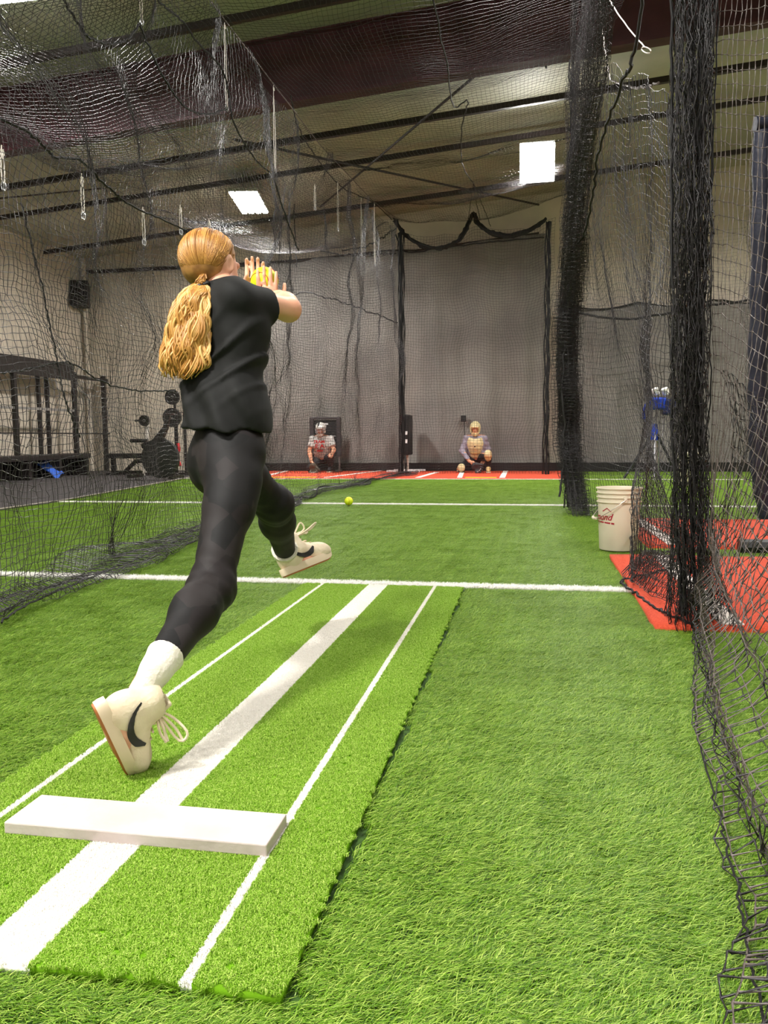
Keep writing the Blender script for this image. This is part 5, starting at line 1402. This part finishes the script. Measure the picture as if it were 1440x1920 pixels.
    f.cap(hd_+up_*.052+fw*.10-rt*.05, hd_+up_*.052+fw*.10+rt*.05, .03, .03, .02)
    f.ell(hd_-up_*.035+fw*.12, (.074, .11, .072), axes=(rt, fw, up_), k=.01, sub=True)
    f.ell(hd_+up_*.02-fw*.005, (.093, .113, .10), axes=(rt, fw, up_), k=0, sub=True); f.cap(hd_, hd_-up_*.2, .080, .085, .01, sub=True)
    he = f.build('helmet', hc, t, (0, 0, 0))
    f = Field(hd_-.2, hd_+.2, .006)
    f.ell(hd_-up_*.105+fw*.085, (.066, .055, .036), axes=(rt, fw, up_), k=.01); f.ell(hd_-up_*.075+fw*.07, (.054, .05, .040), axes=(rt, fw, up_), k=.01, sub=True)
    f.build('chin_guard', hc, he, (0, 0, 0))
    b = MB()
    for zz in (.035, -.012, -.055) if kind == 'grey' else (-.07,):
        b.tube([hd_+fw*(.150*math.cos(a))+rt*(.098*math.sin(a))+up_*zz for a in np.linspace(-1.25, 1.25, 13)], .0075, 5)
    for xx in (-.03, .03):
        if kind == 'grey': b.tube([hd_+fw*(.140)+rt*xx+up_*.04, hd_+fw*.152+rt*xx-up_*.03, hd_+fw*.13+rt*xx-up_*.09], .0065, 5)
    b.tube([hd_+fw*.05+rt*.1+up_*.03, hd_+fw*.08+rt*.085-up_*.05, hd_+fw*.09+rt*.06-up_*.1], .009, 5); b.tube([hd_+fw*.05-rt*.1+up_*.03, hd_+fw*.08-rt*.085-up_*.05, hd_+fw*.09-rt*.06-up_*.1], .009, 5)
    b.build('face_cage', m_cage if kind == 'grey' else hc, he)
    if kind == 'grey':
        b = MB(); b.tube([hd_+up_*(.03+.123*math.sin(a))+fw*(.133*math.cos(a)-.01)+rt*.012 for a in np.linspace(.5, 2.4, 14)], .012, 6); b.build('helmet_stripe', m_dark, he)
    # chest protector / print
    tu = nrm(ch-pl)
    if kind == 'cream':
        f = Field(lo, hi, .009); f.cap(pl+tu*.10+fw*.045, ch-tu*.02+fw*.045, .13, .158, .04, flat=(X_, 1.0)); f.ell(ch+tu*.04+fw*.045, (.172, .15, .18), axes=(X_, np.cross(tu, X_), tu), k=.03)
        f.plane(nk-UP*.00, nrm(UP+fw*.5)); X, Y, Z = f.xyz((slice(None),)*3); c = ch-fw*.01
        f.v = np.maximum(f.v, -((X-c[0])*fw[0]+(Y-c[1])*fw[1]+(Z-c[2])*fw[2])); f.ell(nk+fw*.04, (.075, .1, .07), k=.01, sub=True)
        f.disp(lambda X, Y, Z: np.maximum(0, np.sin(Z*52))**6*.006)
        cp = f.build('chest_protector', m_creamgear, t, (0, 0, 0))
        f = Field(lo, hi, .009); f.ell(pl+tu*.15+fw*.125, (.115, .07, .075), k=.01); f.build('chest_pad', m_tan, cp, (0, 0, 0))
        b = MB(); b.lathe([(0, 0), (.016, 0), (.016, .01), (0, .01)], c=tuple(ch+fw*.205+UP*.0), seg=12, R=RM(math.pi/2, 0, 0).to_3x3()); b.build('badge', m_dark, cp)
        for sd in 'lr':
            kn, an = A('kn'+sd), A('an'+sd); f = Field(lo, hi, .009); n = nrm(an-kn); front = nrm(A('gf'+sd))
            f.cap(kn+n*.02+front*.02, an-n*.03+front*.012, .078, .058, .03); X, Y, Z = f.xyz((slice(None),)*3); c = kn
            f.v = np.maximum(f.v, -((X-c[0])*front[0]+(Y-c[1])*front[1]+(Z-c[2])*front[2])); f.plane((0, 0, 0), (0, 0, -1))
            f.disp(lambda X, Y, Z: np.sin(Z*90)*.002)
            sg = f.build('shin_guard', m_tan, t, (0, 0, 0))
            f = Field(lo, hi, .009); f.ell(kn+front*.035-n*.01, (.078, .062, .085), k=.01); f.plane((0, 0, 0), (0, 0, -1)); f.build('knee_cap', m_creamgear, sg, (0, 0, 0))
    else:
        for txt, z, sz in (('TEAM', .085, .085), ('E A', -.03, .12), ('RED', -.11, .06)):
            V, F_ = text_mesh(txt, sz, bold=.004); V[:, 0] -= V[:, 0].mean()
            sp_ = {'TEAM': None}
            W_ = []
            for x, y, zz in V:
                p = ch+tu*(z+y)+X_*x*1.15; dist = math.sqrt(max(.05, 1-(x*1.15/.21)**2))
                W_.append(p+fw*(.118*dist+.062)+np.array([0, 0, 0]))
            raw('shirt_print', W_, F_, m_redp, t, smooth=False)
    # mitt on the hand marked by J['mitt']
    c = A('mitt'); f = Field(c-.22, c+.22, .007); md = nrm(A('mittdir')); sd_ = nrm(np.cross(md, fw))
    f.ell(c, (.088, .045, .09), axes=(sd_, fw, md), k=.01)
    for k, a in enumerate((-.75, -.35, 0, .35, .7)):
        d = md*math.cos(a)+sd_*math.sin(a); f.cap(c+d*.04, c+d*.135+fw*.03, .030, .020, .008)
    f.cap(c-sd_*.06, c-sd_*.13+md*.06+fw*.04, .032, .022, .01)
    f.ell(c+fw*.055+md*.02, (.06, .03, .06), axes=(sd_, fw, md), k=.02, sub=True)
    mt = f.build('catching_mitt', m_mitt if kind == 'cream' else m_mitt2, t, (0, 0, 0))
    b = MB()
    for q in (-.6, -.2, .2): b.tube([c+md*(.10)*math.cos(a)+sd_*.10*math.sin(a)+fw*.045 for a in (q-.0, q+.17, q+.35)], .006, 4)
    b.build('lacing', mat('pale_lace', s(190, 186, 186), .6), mt)
    return t
catcher(890, 889, 'kneeling catcher in cream helmet, cream chest protector and lilac-grey sleeves', dict(
    pelvis=(0, .12, .30), chest=(0, .02, .56), neck=(0, -.02, .74), head=(.0, -.06, .885), look=(0, -1, -.18),
    shl=(-.17, .02, .69), ell=(-.27, -.03, .44), wrl=(-.11, -.27, .24), hal=(-.03, -.33, .20),
    shr=(.17, .02, .69), elr=(.25, .10, .47), wrr=(.20, .02, .30), har=(.17, -.02, .24),
    hipl=(-.09, .10, .27), knl=(-.25, -.20, .09), anl=(-.34, .14, .07), tol=(-.36, .30, .05), gfl=(-.5, -.8, .3),
    hipr=(.09, .10, .28), knr=(.27, -.28, .36), anr=(.27, -.16, .09), tor=(.28, -.33, .045), gfr=(.05, -1, .2),
    mitt=(.04, -.40, .13), mittdir=(.55, -.1, -.6)), 'cream')
catcher(600, 888.5, 'kneeling catcher in white helmet with bars and grey tee with red print', dict(
    pelvis=(-.03, .12, .30), chest=(-.01, .0, .57), neck=(0, -.05, .76), head=(.0, -.10, .90), look=(0, -1, -.2),
    shl=(-.19, -.01, .70), ell=(-.26, -.07, .45), wrl=(-.16, -.28, .24), hal=(-.11, -.32, .17),
    shr=(.19, -.01, .70), elr=(.28, -.10, .47), wrr=(.30, -.30, .40), har=(.29, -.36, .36),
    hipl=(-.11, .10, .26), knl=(-.21, -.22, .09), anl=(-.24, .14, .07), tol=(-.25, .30, .05), gfl=(-.2, -.8, .3),
    hipr=(.08, .10, .27), knr=(.26, -.26, .34), anr=(.20, -.08, .09), tor=(.21, -.25, .045), gfr=(.05, -1, .2),
    mitt=(-.09, -.38, .11), mittdir=(.1, -.2, -.8)), 'grey')
